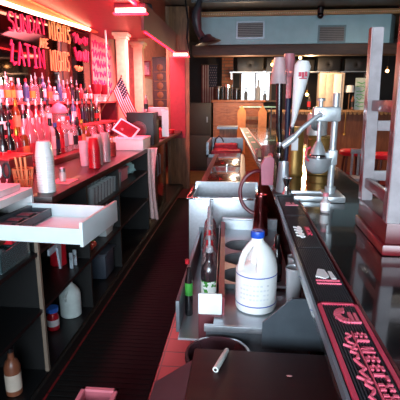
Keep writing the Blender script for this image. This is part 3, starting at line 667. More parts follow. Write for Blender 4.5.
MB().prism([(.172, -.6, BZ-.012), (.172, 2.5, BZ-.012), (.118, 3.4, BZ-.012), (-.032, 7.5, BZ-.012), (-.02, 7.5, BZ-.012), (.13, 3.4, BZ-.012), (.178, 2.5, BZ-.012), (.178, -.6, BZ-.012)], (0, 0, .019)).build('rail_edge', mat('rail_grey', '#8796a0', .3, .5), t, smooth=False)
MB().prism([(.271, -.6, BZ), (.271, 2.05, BZ), (.277, 2.05, BZ), (.277, -.6, BZ)], (0, 0, .010)).build('drip_lip', mat('lip_dark_red', '#5a0c18', .4), t, smooth=False)
# far return of the bar
t = thing('bar_return', 'grey edged far return of the bar across the end of the aisle', 'bar counter', (-.2, 7.6, 0))
MB().box(-.42, -.06, 7.52, 7.9, BZ-.03, BZ+.01).build('top_slab', steeld, t); MB().box(-.38, -.08, 7.58, 7.88, 0, BZ-.03).build('body', tanw, t)

# bar service mats
def rib_mat(name, lab, x0, x1, y0, y1, border, group, z=BZ+.001):
    t = thing(name, lab, 'bar mat', ((x0+x1)/2, (y0+y1)/2, z), group)
    MB().box(x0, x1, y0, y1, z, z+.004).build('base_sheet', rubber, t)
    r = MB(); x = x0+.006
    while x < x1-.006:
        r.box(x, x+.0028, y0+.004, y1-.004, z+.004, z+.0085); x += .0056
    r.build('ribs', mat('rib_rubber', '#2c3038', .5), t, smooth=False)
    if border:
        w = .008
        MB().box(x0, x0+w, y0, y1, z+.004, z+.011).box(x1-w, x1, y0, y1, z+.004, z+.011).box(x0, x1, y1-w*.9, y1, z+.004, z+.011).box(x0, x1, y0, y0+w, z+.004, z+.011).build('border', mat('pink_border', '#d0405c', .5), t, smooth=False)
    return t
MZ = BZ + .0095
def glyph_line(mb, x0, x1, ya, yb, n, seed, script=False):
    """raised letter strokes read along the mat (y falls along the line)"""
    rn = random.Random(seed)
    if script:
        pts = []
        for i in range(n*4):
            u = i/(n*4-1); pts.append(((x0+x1)/2 + (x1-x0)/2*math.sin(i*1.9)*(rn.uniform(.55, 1.)), ya+(yb-ya)*u + rn.uniform(-.004, .004), MZ+.001))
        mb.tube(pts, .0034, 6)
        for k in range(4):
            y = ya+(yb-ya)*(k+.5)/4; mb.tube([(x0-.006, y+.010, MZ+.001), (x1, y-.006, MZ+.001)], .0032, 6)
    else:
        for k in range(n):
            y = ya+(yb-ya)*(k+.15)/n; y2 = ya+(yb-ya)*(k+.78)/n
            s = min(y, y2); e = max(y, y2)
            typ = rn.choice('HEINLT')
            w = (e-s)*.3
            mb.box(x0, x1, e-w, e, MZ-.002, MZ+.004)
            if typ in 'HN': mb.box(x0, x1, s, s+w, MZ-.002, MZ+.004)
            if typ in 'ELT': mb.box(x1-w, x1, s, e, MZ-.002, MZ+.004)
            if typ in 'E': mb.box(x0, x0+w, s, e, MZ-.002, MZ+.004)
            if typ in 'HE': mb.box((x0+x1)/2-w/2, (x0+x1)/2+w/2, s, e, MZ-.002, MZ+.004)
            if typ == 'N': mb.prism([(x1, s, MZ-.002), (x1, s+w, MZ-.002), (x0, e, MZ-.002), (x0, e-w, MZ-.002)], (0, 0, .006))
    return mb
X0, X1 = .181, .268
pinkr = mat('raised_pink_rubber', '#e06078', .45)
t = rib_mat('bar_mat', 'black bar mat with raised pink border, wing emblem and pink lettering', X0, X1, .36, .925, True, 'rubber mats along the bar edge')
em = MB()
cx_, cy_ = .232, .865
for k in range(11):
    a0 = math.radians(95 + k*19); a1 = a0 + math.radians(15)
    r0, r1 = .011, .026 - .0006*abs(k-4)
    ex, ey = 1.0, 1.35
    em.prism([(cx_+r0*ex*math.cos(a0), cy_+r0*ey*math.sin(a0), MZ-.002), (cx_+r1*ex*math.cos(a0-.15), cy_+r1*ey*math.sin(a0-.15), MZ-.002), (cx_+r1*ex*math.cos(a1-.15), cy_+r1*ey*math.sin(a1-.15), MZ-.002), (cx_+r0*ex*math.cos(a1), cy_+r0*ey*math.sin(a1), MZ-.002)], (0, 0, .006))
em.box(.236, .243, .843, .878, MZ-.002, MZ+.004).box(.247, .253, .838, .875, MZ-.002, MZ+.004).box(.236, .256, .835, .840, MZ-.002, MZ+.004)
em.build('wing_emblem', pinkr, t)
glyph_line(MB(), .207, .222, .79, .40, 10, 5, True).build('script_lettering', pinkr, t)
glyph_line(MB(), .229, .252, .80, .40, 15, 8).box(.2255, .2275, .40, .80, MZ-.002, MZ+.003).build('block_lettering', pinkr, t)
def small_logo(t, yc, s, col1, col2):
    glyph_line(MB(), .207, .226, yc+.045*s, yc-.045*s, 5, int(yc*100), True).box(.229, .24, yc-.03*s, yc+.035*s, MZ-.002, MZ+.002).build('white_lettering', col1, t)
    MB().box(.197, .203, yc-.05*s, yc+.05*s, MZ-.002, MZ+.002).box(.243, .247, yc-.045*s, yc+.045*s, MZ-.002, MZ+.002).build('pink_lettering', col2, t)
t = rib_mat('bar_mat', 'ribbed black bar mat with large white lettering, next after the pink-bordered mat', X0, X1, .932, 1.30, False, 'rubber mats along the bar edge')
lg = MB()
lg.prism([(.202, 1.075, MZ-.002), (.215, 1.125, MZ-.002), (.232, 1.12, MZ-.002), (.236, 1.075, MZ-.002), (.225, 1.06, MZ-.002)], (0, 0, .005)).prism([(.240, 1.06, MZ-.002), (.239, 1.11, MZ-.002), (.248, 1.108, MZ-.002), (.252, 1.06, MZ-.002)], (0, 0, .005)).build('white_lettering', white, t)
MB().box(.198, .258, 1.047, 1.053, MZ-.002, MZ+.003).box(.198, .258, 1.03, 1.034, MZ-.002, MZ+.003).build('pink_lettering', pinkr, t)
t = rib_mat('bar_mat', 'ribbed black bar mat with short white and red words, in the middle of the row', X0, X1, 1.307, 1.69, False, 'rubber mats along the bar edge')
glyph_line(MB(), .202, .222, 1.53, 1.40, 4, 3, True).box(.206, .216, 1.41, 1.45, MZ-.002, MZ+.003).build('white_lettering', white, t)
glyph_line(MB(), .236, .25, 1.53, 1.43, 4, 4).box(.2335, .2355, 1.43, 1.53, MZ-.002, MZ+.003).build('red_lettering', redtrim, t)
t = rib_mat('bar_mat', 'ribbed black bar mat with a pale strip logo, under the juicer side', X0, X1, 1.697, 2.05, False, 'rubber mats along the bar edge')
MB().box(.20, .255, 1.86, 1.875, MZ-.002, MZ+.002).box(.205, .225, 1.885, 1.92, MZ-.002, MZ+.002).box(.232, .242, 1.89, 1.91, MZ-.002, MZ+.002).build('pale_lettering', pinkp, t)
# far mat strip on the angled section
t = thing('bar_mat', 'long dark mat with red edges on the far angled stretch of the bar', 'bar mat', (.05, 5.4, BZ), 'rubber mats along the bar edge')
MB().prism([(.135, 3.5, BZ+.001), (-.005, 7.3, BZ+.001), (.085, 7.3, BZ+.001), (.225, 3.5, BZ+.001)], (0, 0, .008)).build('base_sheet', rubber, t, smooth=False)
MB().prism([(.128, 3.5, BZ+.002), (-.012, 7.3, BZ+.002), (-.002, 7.3, BZ+.002), (.138, 3.5, BZ+.002)], (0, 0, .012)).prism([(.222, 3.5, BZ+.002), (.082, 7.3, BZ+.002), (.095, 7.3, BZ+.002), (.235, 3.5, BZ+.002)], (0, 0, .012)).build('border', redtrim, t, smooth=False)
lg = MB()
for k in range(4):
    y = 4.0 + .7*k; x = .18 - (y-3.5)*.0368; lg.box(x-.025, x+.02, y, y+.12, BZ+.009, BZ+.012)
lg.build('pink_lettering', pinkr, t)

# ------------------------------------------------------------------ under-bar steel workstation
t = thing('underbar_workstation', 'stainless steel under-bar sink station with bottle wells and drainboard', 'sink station', (-.05, 2., 0))
# hand basin at the far end
b = MB().box(-.33, .13, 2.70, 2.72, .42, .925, .003).box(-.33, -.31, 2.72, 3.15, .42, .925).box(.11, .13, 2.72, 3.15, .42, .925).box(-.33, .13, 3.13, 3.15, .42, .96).box(-.31, .11, 2.72, 3.13, .62, .64)
b.build('basin', steel, t)
MB().box(-.345, .14, 2.685, 2.725, .925, .935, .003).box(-.345, -.31, 2.725, 3.15, .925, .935, .003).box(.11, .14, 2.725, 3.15, .925, .935, .003).build('rim', chrome, t)
# ice bin back wall
MB().box(-.10, .22, 2.46, 2.475, .62, .86, .002).box(-.10, .22, 2.44, 2.475, .86, .872, .003).build('back_panel', steel, t)
# deck with three wells
dk = MB(); wx, r = .015, .088
def holed(mb, cx, cy, hx0, hx1, hy0, hy1, r, z):
    n = 32; inn = []; out = []
    for i in range(n):
        a = 2*PI*i/n; c, s = math.cos(a), math.sin(a)
        inn.append(mb.bm.verts.new((cx+r*c, cy+r*s, z)))
        tx = (hx1-cx)/c if c > 1e-6 else ((hx0-cx)/c if c < -1e-6 else 9e9); ty = (hy1-cy)/s if s > 1e-6 else ((hy0-cy)/s if s < -1e-6 else 9e9)
        k = min(tx, ty); out.append(mb.bm.verts.new((cx+k*c, cy+k*s, z)))
    inn2 = [mb.bm.verts.new((v.co.x, v.co.y, z-.012)) for v in inn]
    for i in range(n):
        j = (i+1) % n
        mb.bm.faces.new((inn[i], out[i], out[j], inn[j])); mb.bm.faces.new((inn2[i], inn[i], inn[j], inn2[j]))
for cy in (2.18, 1.98, 1.78): holed(dk, wx, cy, -.085, .12, cy-.1, cy+.1, r, .80)
dk.box(-.085, .12, 2.28, 2.46, .788, .80).box(.12, .22, 1.68, 2.46, .788, .80)
dk.build('well_deck', steel, t)
for cy in (2.18, 1.98, 1.78):
    MB().lathe([(r-.001, 0), (r-.001, .150)], (wx, cy, .64), 32, capt=False).build('bottle_well', mat('well_grey', '#9a9ea2', .4, .3), t)
lp = MB().prism([(-.070, 1.45, .60), (-.048, 1.45, .60), (-.085, 2.47, .60), (-.108, 2.47, .60)], (0, 0, .245)); lp.build('front_lip', mat('red_lit_steel', '#8a3a44', .4), t)  # steel lip, its red reflection put into the colour
MB().box(-.085, .25, 1.365, 1.68, .762, .775, .003).box(-.115, .25, 1.355, 1.370, .762, .785, .002).build('drainboard', steel, t)
MB().box(-.11, .25, 1.375, 1.39, .2, .762).box(-.105, -.09, 1.39, 2.46, .2, .60).build('apron', steeld, t)
MB().box(.255, .275, 1.37, 2.46, .2, .93).build('rear_panel', mat('dark_red_panel', '#3a1418', .4), t)
sg = MB().prism([(.083, 1.30, .74), (.083, 1.30, .835), (.175, 1.30, .925), (.30, 1.30, .93), (.30, 1.30, .74)], (0, .008, 0)); sg.build('splash_guard', mat('dark_steel', '#5c666e', .4, .6), t, smooth=False)
for x, y in ((-.31, 2.74), (.1, 2.74), (-.09, 1.41), (.2, 1.41)):
    MB().cyl((x, y, 0), .018, .5 if y > 2 else .21, 12).build('support_tube', steeld, t)

# speed rail with bottles
t = thing('speed_rail', 'steel speed rail holding a row of liquor bottles along the sink front', 'speed rail', (-.19, 2.1, .6))
MB().box(-.245, -.105, 1.60, 2.68, .575, .585).prism([(-.0885, 1.60, .575), (-.0855, 1.60, .575), (-.117, 2.50, .575), (-.120, 2.50, .575)], (0, 0, .24)).build('rack_floor', steel, t)
MB().box(-.262, -.246, 1.66, 2.68, .575, .72, .002).build('front_rail', steeld, t)
MB().box(-.143, -.057, 1.435, 1.445, .785, .866, .003).build('end_plate', mat('bright_plate', '#e8eef0', .35), t)
MB().box(-.143, -.057, 1.436, 1.444, .25, .785, .003).build('end_panel', mat('end_panel_red', '#5a2028', .35), t)
MB().box(-.262, -.118, 2.68, 2.69, .575, .74).build('far_plate', steeld, t)
Lgw = mat('label_green_white', '#4aa83c', .5, scale=34)
_cr = [n for n in Lgw.node_tree.nodes if n.type == 'VALTORGB'][0]; _cr.color_ramp.interpolation = 'CONSTANT'
_cr.color_ramp.elements[0].position = 0.; _cr.color_ramp.elements[1].position = .5; _cr.color_ramp.elements[0].color = lin('#3f9a34'); _cr.color_ramp.elements[1].color = lin('#f0f4ee')
SR = [(1.88, 'green and white labelled', glass('smoke_glass', '#705860', '#4a3a40', .5), Lgw, caps), (1.965, 'white labelled clear', gclear, Lw, capr), (2.05, 'orange labelled clear', gclear, Lo, caps), (2.135, 'silver labelled pink', gpink, Ls, caps), (2.22, 'plain white labelled clear', gclear, Lw, caps),
      (2.305, 'red labelled clear', gclear, Lr, caps), (2.39, 'unlabelled red', gred, None, caps), (2.475, 'tan labelled clear', gclear, Lt, caps), (2.56, 'red labelled pink', gpink, Lr, caps), (2.64, 'black labelled red', gred, Lk, caps)]
for i, (y, d, g, l, cp) in enumerate(SR):
    bottle((-.135-.05*(y-1.88)/.76, y, .586), f'{d} bottle in the speed rail, {ORD[i]} from the white end plate', 'spirit', g, l, cp, 'pourer', 'bottles in the speed rail', name='rail_bottle', s=1.08)
t = thing('mixer_bottle', 'short bottle with bright green label leaning in the speed rail beside the steel skirt', 'bottle', (-.222, 1.80, .586))
MB().lathe([(.016,0),(.018,.004),(.018,.17),(.011,.20),(.009,.23)], (-.222, 1.80, .586), 16).build('body', gdark, t)
MB().lathe([(.0185,.10),(.0185,.16)], (-.222, 1.80, .586), 16, capb=False, capt=False).build('paper_label', Lg, t); MB().cyl((-.236, 1.86, .812), .010, .02, 10).build('cap', capr, t)

# bleach jug
t = thing('bleach_jug', 'white plastic bleach jug with blue cap and blue bands on the steel drainboard', 'jug', (.068, 1.53, .7755))
prof = [(.060,0),(.074,.006),(.0775,.016),(.0775,.155),(.0765,.175),(.070,.205),(.058,.23),(.044,.248),(.030,.262),(.022,.27),(.021,.282)]
jb = MB(); n = 48; hang = math.radians(205)
def jr(z):
    for (r0, z0), (r1, z1) in zip(prof, prof[1:]):
        if z0 <= z <= z1: return r0 + (r1-r0)*(z-z0)/(z1-z0)
    return prof[-1][0]
zs = [0, .006, .016] + [.035+.02*k for k in range(6)] + [.155+.006*k for k in range(21)] + [.282]
rings = []
for z in zs:
    rings.append([])
    for i in range(n):
        a = 2*PI*i/n; rr = jr(z)
        d = math.cos(a-hang); k = max(0., min(1., (d-.40)/.14)); k = k*k*(3-2*k)
        q = max(0., min(1., (z-.165)/.02))*max(0., min(1., (.262-z)/.018))
        rr *= 1 - .68*k*q
        rings[-1].append(jb.bm.verts.new((.068+rr*math.cos(a), 1.53+rr*math.sin(a), .7755+z)))
for a_, b_ in zip(rings, rings[1:]):
    for i in range(n): jb.bm.faces.new((a_[i], a_[(i+1) % n], b_[(i+1) % n], b_[i]))
jb.bm.faces.new(rings[0][::-1]); jb.bm.faces.new(rings[-1])
jb.build('jug_body', jugw, t)
for z in (.033, .146): MB().lathe([(.0779, z), (.0783, z+.0015), (.0779, z+.004)], (.068, 1.53, .7755), 40, capb=False, capt=False).build('blue_band', blue, t)
c, s = math.cos(hang), math.sin(hang)
MB().tube([(.068+q*c, 1.53+q*s, .7755+z) for q, z in ((.066, .155), (.0655, .175), (.059, .205), (.048, .23), (.034, .248), (.018, .264))], [.010, .012, .0125, .0125, .012, .011], 12).build('handle', jugw, t)
MB().lathe([(.0235,0),(.0255,.003),(.0255,.022),(.0235,.026)], (.068, 1.53, .7755+.281), 24).build('cap', blue, t)
lg = MB()
for k in range(4):
    for j in range(9):
        a = math.radians(225 + j*9.5); z = .7755+.118-.018*k
        if (j*3+k*5) % 7 != 0: lg.box(-.0045, .0045, -.0004, .0004, -.003, .003, M=Tr(.068+.0778*math.cos(a), 1.53+.0778*math.sin(a), z) @ RZ(a+PI/2))
lg.build('faint_print', mat('faint_print', '#dfe4e6', .5), t)

# tins, bottle, shakers behind the jug
def tin(lab, x, y, z, r, h, m, up=False, name='shaker_tin', group='metal shaker tins'):
    t = thing(name, lab, 'shaker tin', (x, y, z), group)
    a, b_ = (r, r*.72) if up else (r*.76, r)
    MB().lathe([(a*.95, 0), (a, .004), (b_, h-.004), (b_*1.02, h), (b_*.95, h), (b_*.93, h-.006)], (x, y, z), 24).build('tin_wall', m, t)
    MB().lathe([(b_*1.03, h-.012), (b_*1.05, h-.008), (b_*1.03, h-.004)], (x, y, z), 24, capb=False, capt=False).build('rim_bead', m, t)
    return t
tin('tall steel shaker tin beside the bleach jug, close to the bar edge', .203, 1.50, .7755, .030, .18, mat('bright_tin', '#c8ccd0', .25, .45))
tin('steel shaker tin half hidden behind the front tin next to the bar edge', .222, 1.60, .7755, .032, .185, MATS['bright_tin'])
tin('red-lit steel shaker tin standing upside down near the coiled hose', .118, 2.37, .801, .046, .235, mat('red_lit_tin', '#c06a6a', .2, 1.), True)  # plain steel tin; the red it reflects is painted in
bottle((.160, 1.73, .801), 'slim black bottle standing between the bleach jug and the steel tins', 'wine', gdark, Lk, capk, 'foil', s=.66)
t = thing('dasher_bottle', 'tiny bitters bottle with white label behind the bleach jug', 'bottle', (.175, 1.95, .801))
MB().lathe([(.018,0),(.02,.003),(.02,.07),(.012,.085),(.009,.09),(.009,.105)], (.175, 1.95, .801), 16).build('body', gpink, t)
MB().lathe([(.0204,.012),(.0204,.06)], (.175, 1.95, .801), 16, capb=False, capt=False).build('paper_label', white, t); MB().cyl((.175, 1.95, .905), .011, .016, 12).build('cap', capw, t)

# soda gun with hose
t = thing('soda_gun', 'soda gun with looping red-lit black hose hanging beside the bar end', 'soda gun', (.13, 2.40, 1.1))
hp = []
for k in range(25):
    a = math.radians(75 + k*9.5); hp.append((.105+.105*math.cos(a), 2.52-.002*k, 1.02+.125*math.sin(a)))
hp = [(.16, 2.50, 1.19), (.15, 2.52, 1.165)] + hp + [(.13, 2.50, .905)]
MB().tube(hp, .011, 10).build('hose', mat('red_lit_rubber', '#6a1c28', .3), t)  # black rubber with the red light mixed into its colour
t = thing('gun_holder', 'pink plastic soda gun holster on the bar edge beside the upturned steel tin', 'holster', (.14, 2.35, BZ+.012))
MB().prism([(.115, 2.30, BZ+.013), (.175, 2.30, BZ+.013), (.178, 2.30, BZ+.15), (.16, 2.30, BZ+.168), (.128, 2.30, BZ+.16), (.108, 2.30, BZ+.12)], (0, .05, 0)).build('holster_body', mat('dusty_pink', '#a8586a', .5), t)
tag(MB().box(.165, .272, 2.07, 2.20, BZ+.001, BZ+.012, .003).build('spill_mat', rubber), 'small black rubber square under the upturned steel tin', 'mat')
tin('upturned steel shaker tin on the black square at the bar end', .212, 2.14, BZ+.0125, .034, .15, steel, True)
t = thing('jigger', 'small steel jigger in front of the upturned tin on the bar end', 'jigger', (.232, 2.085, BZ+.0125))
MB().lathe([(.021,0),(.008,.035),(.008,.038),(.024,.078),(.022,.078),(.007,.04)], (.225, 2.09, BZ+.0125), 18, capt=False).build('cup_wall', chrome, t)

# beer tap handles and cups over bottles
t = thing('tap_tower', 'brass column beer tap tower carrying the white handle', 'tap tower', (.33, 2.75, BZ))
MB().lathe([(.055,0),(.058,.01),(.052,.02),(.05,.27),(.055,.28),(.05,.30)], (.335, 2.72, BZ), 28).build('column', brass, t)
MB().box(.305, .345, 2.665, 2.671, BZ+.16, BZ+.235).build('white_sticker', white, t)
fq = MB().tube([(.30, 2.68, BZ+.29), (.285, 2.55, BZ+.30), (.275, 2.42, BZ+.31), (.272, 2.40, BZ+.26)], .013, 10); fq.build('faucet', chrome, t)
hd_ = MB().tube([(.275, 2.41, BZ+.32), (.283, 2.405, BZ+.36), (.290, 2.40, BZ+.43), (.305, 2.395, BZ+.56), (.313, 2.392, BZ+.635), (.315, 2.391, BZ+.66)], [.008, .013, .022, .038, .043, .028], 16)
h = hd_.build('tap_handle', white, t)
MB().box(.288, .302, 2.343, 2.347, BZ+.578, BZ+.60).box(.304, .316, 2.341, 2.345, BZ+.572, BZ+.60).box(.319, .332, 2.343, 2.347, BZ+.578, BZ+.602).box(.292, .33, 2.343, 2.346, BZ+.566, BZ+.571).build('red_lettering', redtrim, h)
t = thing('brass_canister', 'wide brass canister standing on the bar beside the tap tower', 'canister', (.49, 2.75, BZ))
MB().lathe([(.075,0),(.08,.006),(.08,.21),(.083,.22),(.078,.23),(.08,.24)], (.50, 2.78, BZ+.0005), 30).build('vessel', brass, t)
MB().lathe([(.0805,.045),(.086,.05),(.0805,.055)], (.50, 2.78, BZ), 30, capb=False, capt=False).build('lower_band', brass, t)
MB().lathe([(.0815,.2285),(.083,.238),(.078,.244)], (.50, 2.78, BZ), 30).build('lid', brass, t)
t = thing('dark_tap_handle', 'dark tap handle topped by an upturned clear cup, behind the soda gun', 'tap handle', (.22, 2.42, BZ+.01))
MB().tube([(.215, 2.45, BZ+.012), (.215, 2.45, BZ+.24), (.207, 2.45, BZ+.30), (.20, 2.45, BZ+.60)], [.012, .012, .017, .018], 12).build('stem', blackgloss, t)
for z in (.14, .20): MB().lathe([(.016,0),(.018,.01),(.018,.03)], (.215, 2.45, BZ+z), 14).build('collar', chrome, t)
MB().lathe([(.048,0),(.046,.004),(.030,.135),(.028,.137)], (.195, 2.44, BZ+.545), 24, capb=False).build('upturned_cup', glass('pale_cup', '#f0d8da', '#ecd0d2', .6, .12), t)
t = thing('dark_tap_handle', 'second dark tap handle with a pink tinted cup, beside the white tap handle', 'tap handle', (.26, 2.52, BZ))
MB().tube([(.265, 2.56, BZ+.002), (.265, 2.56, BZ+.28), (.262, 2.56, BZ+.58)], [.012, .014, .02], 12).build('stem', Ln, t)
MB().box(.247, .275, 2.535, 2.54, BZ+.47, BZ+.60).build('red_badge', redp, t)
MB().lathe([(.046,0),(.044,.004),(.030,.125),(.028,.127)], (.258, 2.56, BZ+.585), 24, capb=False).build('upturned_cup', glass('pink_cup_glass', '#f0b8c0', '#e8a4b0', .5, .12), t)
t = thing('beer_mug', 'glass beer mug with red badge standing on the far bar behind the soda gun', 'mug', (.17, 3.2, BZ))
MB().lathe([(.045,0),(.05,.004),(.048,.15),(.044,.15),(.042,.012)], (.19, 3.05, BZ+.0005), 22, capt=False).build('mug_wall', glass('mug_glass', '#e8c8c8', '#b88a84', .3), t)
MB().tube([(.145, 3.05, BZ+.125), (.115, 3.05, BZ+.12), (.108, 3.05, BZ+.08), (.115, 3.05, BZ+.04), (.147, 3.05, BZ+.03)], .008, 8).build('handle', MATS['mug_glass'], t)
MB().lathe([(.018,0),(.018,.003)], (.205, 3.002, BZ+.085), 14, RX(PI/2)).build('red_badge', redp, t)

# ------------------------------------------------------------------ lever juicer
t = thing('lever_juicer', 'cast metal lever citrus juicer standing on the bar near the shot mat', 'juicer', (.40, 2.05, BZ))
MB().box(.25, .47, 1.98, 2.005, BZ+.0005, BZ+.026, .006).box(.25, .47, 2.095, 2.12, BZ+.0005, BZ+.026, .006).box(.39, .48, 1.96, 2.14, BZ+.0005, BZ+.03, .008).build('base', alum, t)
MB().cyl((.425, 2.05, BZ+.03), .0155, .46, 16).cyl((.425, 2.05, BZ+.03), .026, .03, 16).build('post', alum, t)
MB().box(.405, .445, 2.03, 2.07, BZ+.165, BZ+.235, .006).prism([(.41, 2.03, BZ+.185), (.41, 2.03, BZ+.225), (.355, 2.03, BZ+.21), (.335, 2.03, BZ+.165), (.36, 2.03, BZ+.155)], (0, .04, 0)).build('bracket', alum, t)

MB().lathe([(.026,0),(.045,.012),(.060,.04),(.064,.075),(.057,.075),(.043,.03)], (.357, 2.04, BZ+.125), 28, capt=False).build('juice_bowl', alum, t)
MB().lathe([(.040,0),(.040,.035),(.036,.04)], (.357, 2.04, BZ+.175), 26).build('strainer_collar', chrome, t)
MB().lathe([(.036,0),(.030,.022),(.017,.05),(.011,.06)], (.357, 2.04, BZ+.215), 26).build('press_cone', alum, t)
MB().tube([(.357, 2.04, BZ+.27), (.357, 2.04, BZ+.37)], .010, 10).build('plunger', alum, t)
MB().lathe([(.010,0),(.010,.025),(.019,.027),(.019,.036),(.012,.039)], (.357, 2.04, BZ+.43), 16).build('plunger_knob', alum, t)
MB().box(.325, .445, 2.015, 2.075, BZ+.365, BZ+.43, .008).build('gear_head', alum, t)
MB().lathe([(.014,0),(.016,.004),(.012,.012)], (.357, 2.015, BZ+.40), 16, RX(PI/2)).build('pivot_bolt', chrome, t)
MB().tube([(.357, 2.0, BZ+.40), (.33, 1.995, BZ+.385), (.27, 1.985, BZ+.335), (.24, 1.98, BZ+.30)], [.010, .010, .011, .012], 10).build('lever', alum, t)
MB().tube([(.24, 1.98, BZ+.30), (.205, 1.975, BZ+.272), (.185, 1.972, BZ+.258)], [.016, .017, .015], 12).build('lever_grip', alum, t)
MB().tube([(.308, 1.985, BZ+.19), (.296, 1.98, BZ+.20), (.291, 1.98, BZ+.225), (.298, 1.98, BZ+.245), (.312, 1.985, BZ+.25)], .005, 8).build('strainer_handle', redtrim, t)
t = thing('salt_cellar', 'small clear bottle with white label standing alone on the dark bar top', 'bottle', (.356, 1.79, BZ))
MB().lathe([(.017,0),(.019,.003),(.019,.045),(.012,.058),(.010,.062),(.010,.07)], (.356, 1.79, BZ+.0005), 18).build('body', glass('cellar_glass', '#f4f0f0', '#e8e0e0', .5), t)
MB().lathe([(.0194,.010),(.0194,.045)], (.356, 1.79, BZ), 18, capb=False, capt=False).build('paper_label', white, t); MB().cyl((.356, 1.79, BZ+.07), .012, .014, 14).build('cap', pinkp, t)
# metal mug behind juicer lever (tilted pitcher)
t = thing('emblem_can', 'short pale can with black emblem standing on top of the brass canister', 'can', (.465, 2.76, BZ+.245))
MB().lathe([(.058,0),(.062,.004),(.062,.125),(.056,.135)], (.47, 2.77, BZ+.2455), 26).build('can_body', mat('can_grey', '#c4c2be', .35, .3), t)
MB().lathe([(.03,0),(.034,.002),(.02,.004)], (.455, 2.711, BZ+.31), 14, RX(PI/2)).sphere((.475, 2.712, BZ+.285), .014, 1, .3, 1).build('black_emblem', capk, t)

# ------------------------------------------------------------------ upside-down stool on the bar
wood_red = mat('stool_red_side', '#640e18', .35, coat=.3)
stoolw = mat('stool_glare_chair_paint', '#8f888b', .5, var=.15, scale=30)  # window glare painted into the stool's pale tone; also the chair's own paint
SX, SY = .606, 1.45
t = thing('upturned_bar_stool', 'bar stool turned upside down on the bar top with its legs in the air', 'stool', (SX, SY, BZ))
M = Tr(SX, SY, BZ+.001) @ RZ(math.radians(-1.5))
seatr = mat('stool_red_seat', '#540a14', .4, coat=.2)
MB().box(-.172, .172, -.182, .182, 0, .035, .008, M=M).build('seat', wood_red, t)
MB().box(-.163, .163, -.173, .173, .036, .10, .004, M=M).build('apron', seatr, t)
for i, (sx, sy) in enumerate(((-1, 1), (-1, -1), (1, 1), (1, -1))):
    b0 = Vector((sx*.145, sy*.155, .10)); b1 = Vector((sx*.155, sy*.165, .70)); w = .019
    lm = MB(); lm.prism([(b0.x-w, b0.y-w, b0.z), (b0.x+w, b0.y-w, b0.z), (b0.x+w, b0.y+w, b0.z), (b0.x-w, b0.y+w, b0.z)], b1-b0, M=M)
    bmesh.ops.bevel(lm.bm, geom=lm.bm.edges[:], offset=.002, segments=2, affect='EDGES')
    lg_ = lm.build('leg', stoolw, t)
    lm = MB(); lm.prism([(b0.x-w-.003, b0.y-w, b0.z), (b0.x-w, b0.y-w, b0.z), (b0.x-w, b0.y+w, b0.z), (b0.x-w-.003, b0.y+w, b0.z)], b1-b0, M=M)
    lm.build('unglared_red_side', wood_red, lg_)  # strip shows the stool's red where no glare is painted
for (ax, z) in (('y', .44), ('y', .165), ('x', .37), ('x', .19)):
    for s in (-1, 1):
        f_ = .147; g_ = .157
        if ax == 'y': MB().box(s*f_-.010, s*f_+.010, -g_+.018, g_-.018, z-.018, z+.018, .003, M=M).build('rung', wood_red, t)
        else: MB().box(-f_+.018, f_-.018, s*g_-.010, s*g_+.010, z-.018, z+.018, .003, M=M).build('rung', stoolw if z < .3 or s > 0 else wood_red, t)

# ------------------------------------------------------------------ foreground chest lid, pen, bin
t = thing('bottle_chest', 'dark cherry topped bottle chest in front of the sink station', 'chest', (.1, .7, 0))
MB().box(.065, .325, .10, 1.17, 0, .774, .004).build('body', mat('chest_side', '#241014', .45), t)
MB().box(-.130, .325, .08, 1.19, .776, .80, .005).build('lid', brownlid, t)
MB().prism([(-.131, .08, .797), (-.131, .08, .777), (-.235, .08, .70), (-.245, .08, .715)], (0, 1.05, 0)).build('lid_edge', mat('chest_edge', '#4a2830', .4), t)
M = Tr(-.043, 1.125, .809) @ RZ(math.radians(-16))
t = thing('white_marker', 'white cylindrical marker lying on the cherry chest lid', 'marker', (-.043, 1.125, .80))
MB().lathe([(.0085,-.055),(.0085,.025),(.0075,.027),(.0075,.048),(.006,.052)], (0, 0, 0), 16, M @ RX(-PI/2)).build('barrel', mat('marker_white', '#e6ece8', .4), t)
MB().lathe([(.0042,-.057),(.0042,-.0545)], (0, 0, 0), 12, M @ RX(-PI/2)).build('end_plug', capk, t)
tag(MB().sphere((.148, 1.075, .8015), .006, 1.5, .7, .25, 8).build('crumb', mat('crumb_pink', '#c88a8a', .7)), 'tiny pale crumb on the cherry chest lid', 'crumb')
t = thing('waste_bin', 'round dark waste bin with pinkish liner rim beside the cherry chest', 'bin', (-.14, 1.12, 0))
bc = (-.06, 1.245, 0)
MB().lathe([(.085,0),(.09,.01),(.102,.745),(.098,.745),(.086,.02)], (bc[0], bc[1], .001), 36, capt=False).build('bin_wall', mat('bin_dark', '#3a3034', .4), t)
MB().lathe([(.103,.725),(.108,.735),(.106,.75),(.098,.75),(.085,.66)], (bc[0], bc[1], .001), 36, capb=False, capt=False).build('liner', glass('liner_film', '#b08a90', '#7a5058', .6, .15), t)

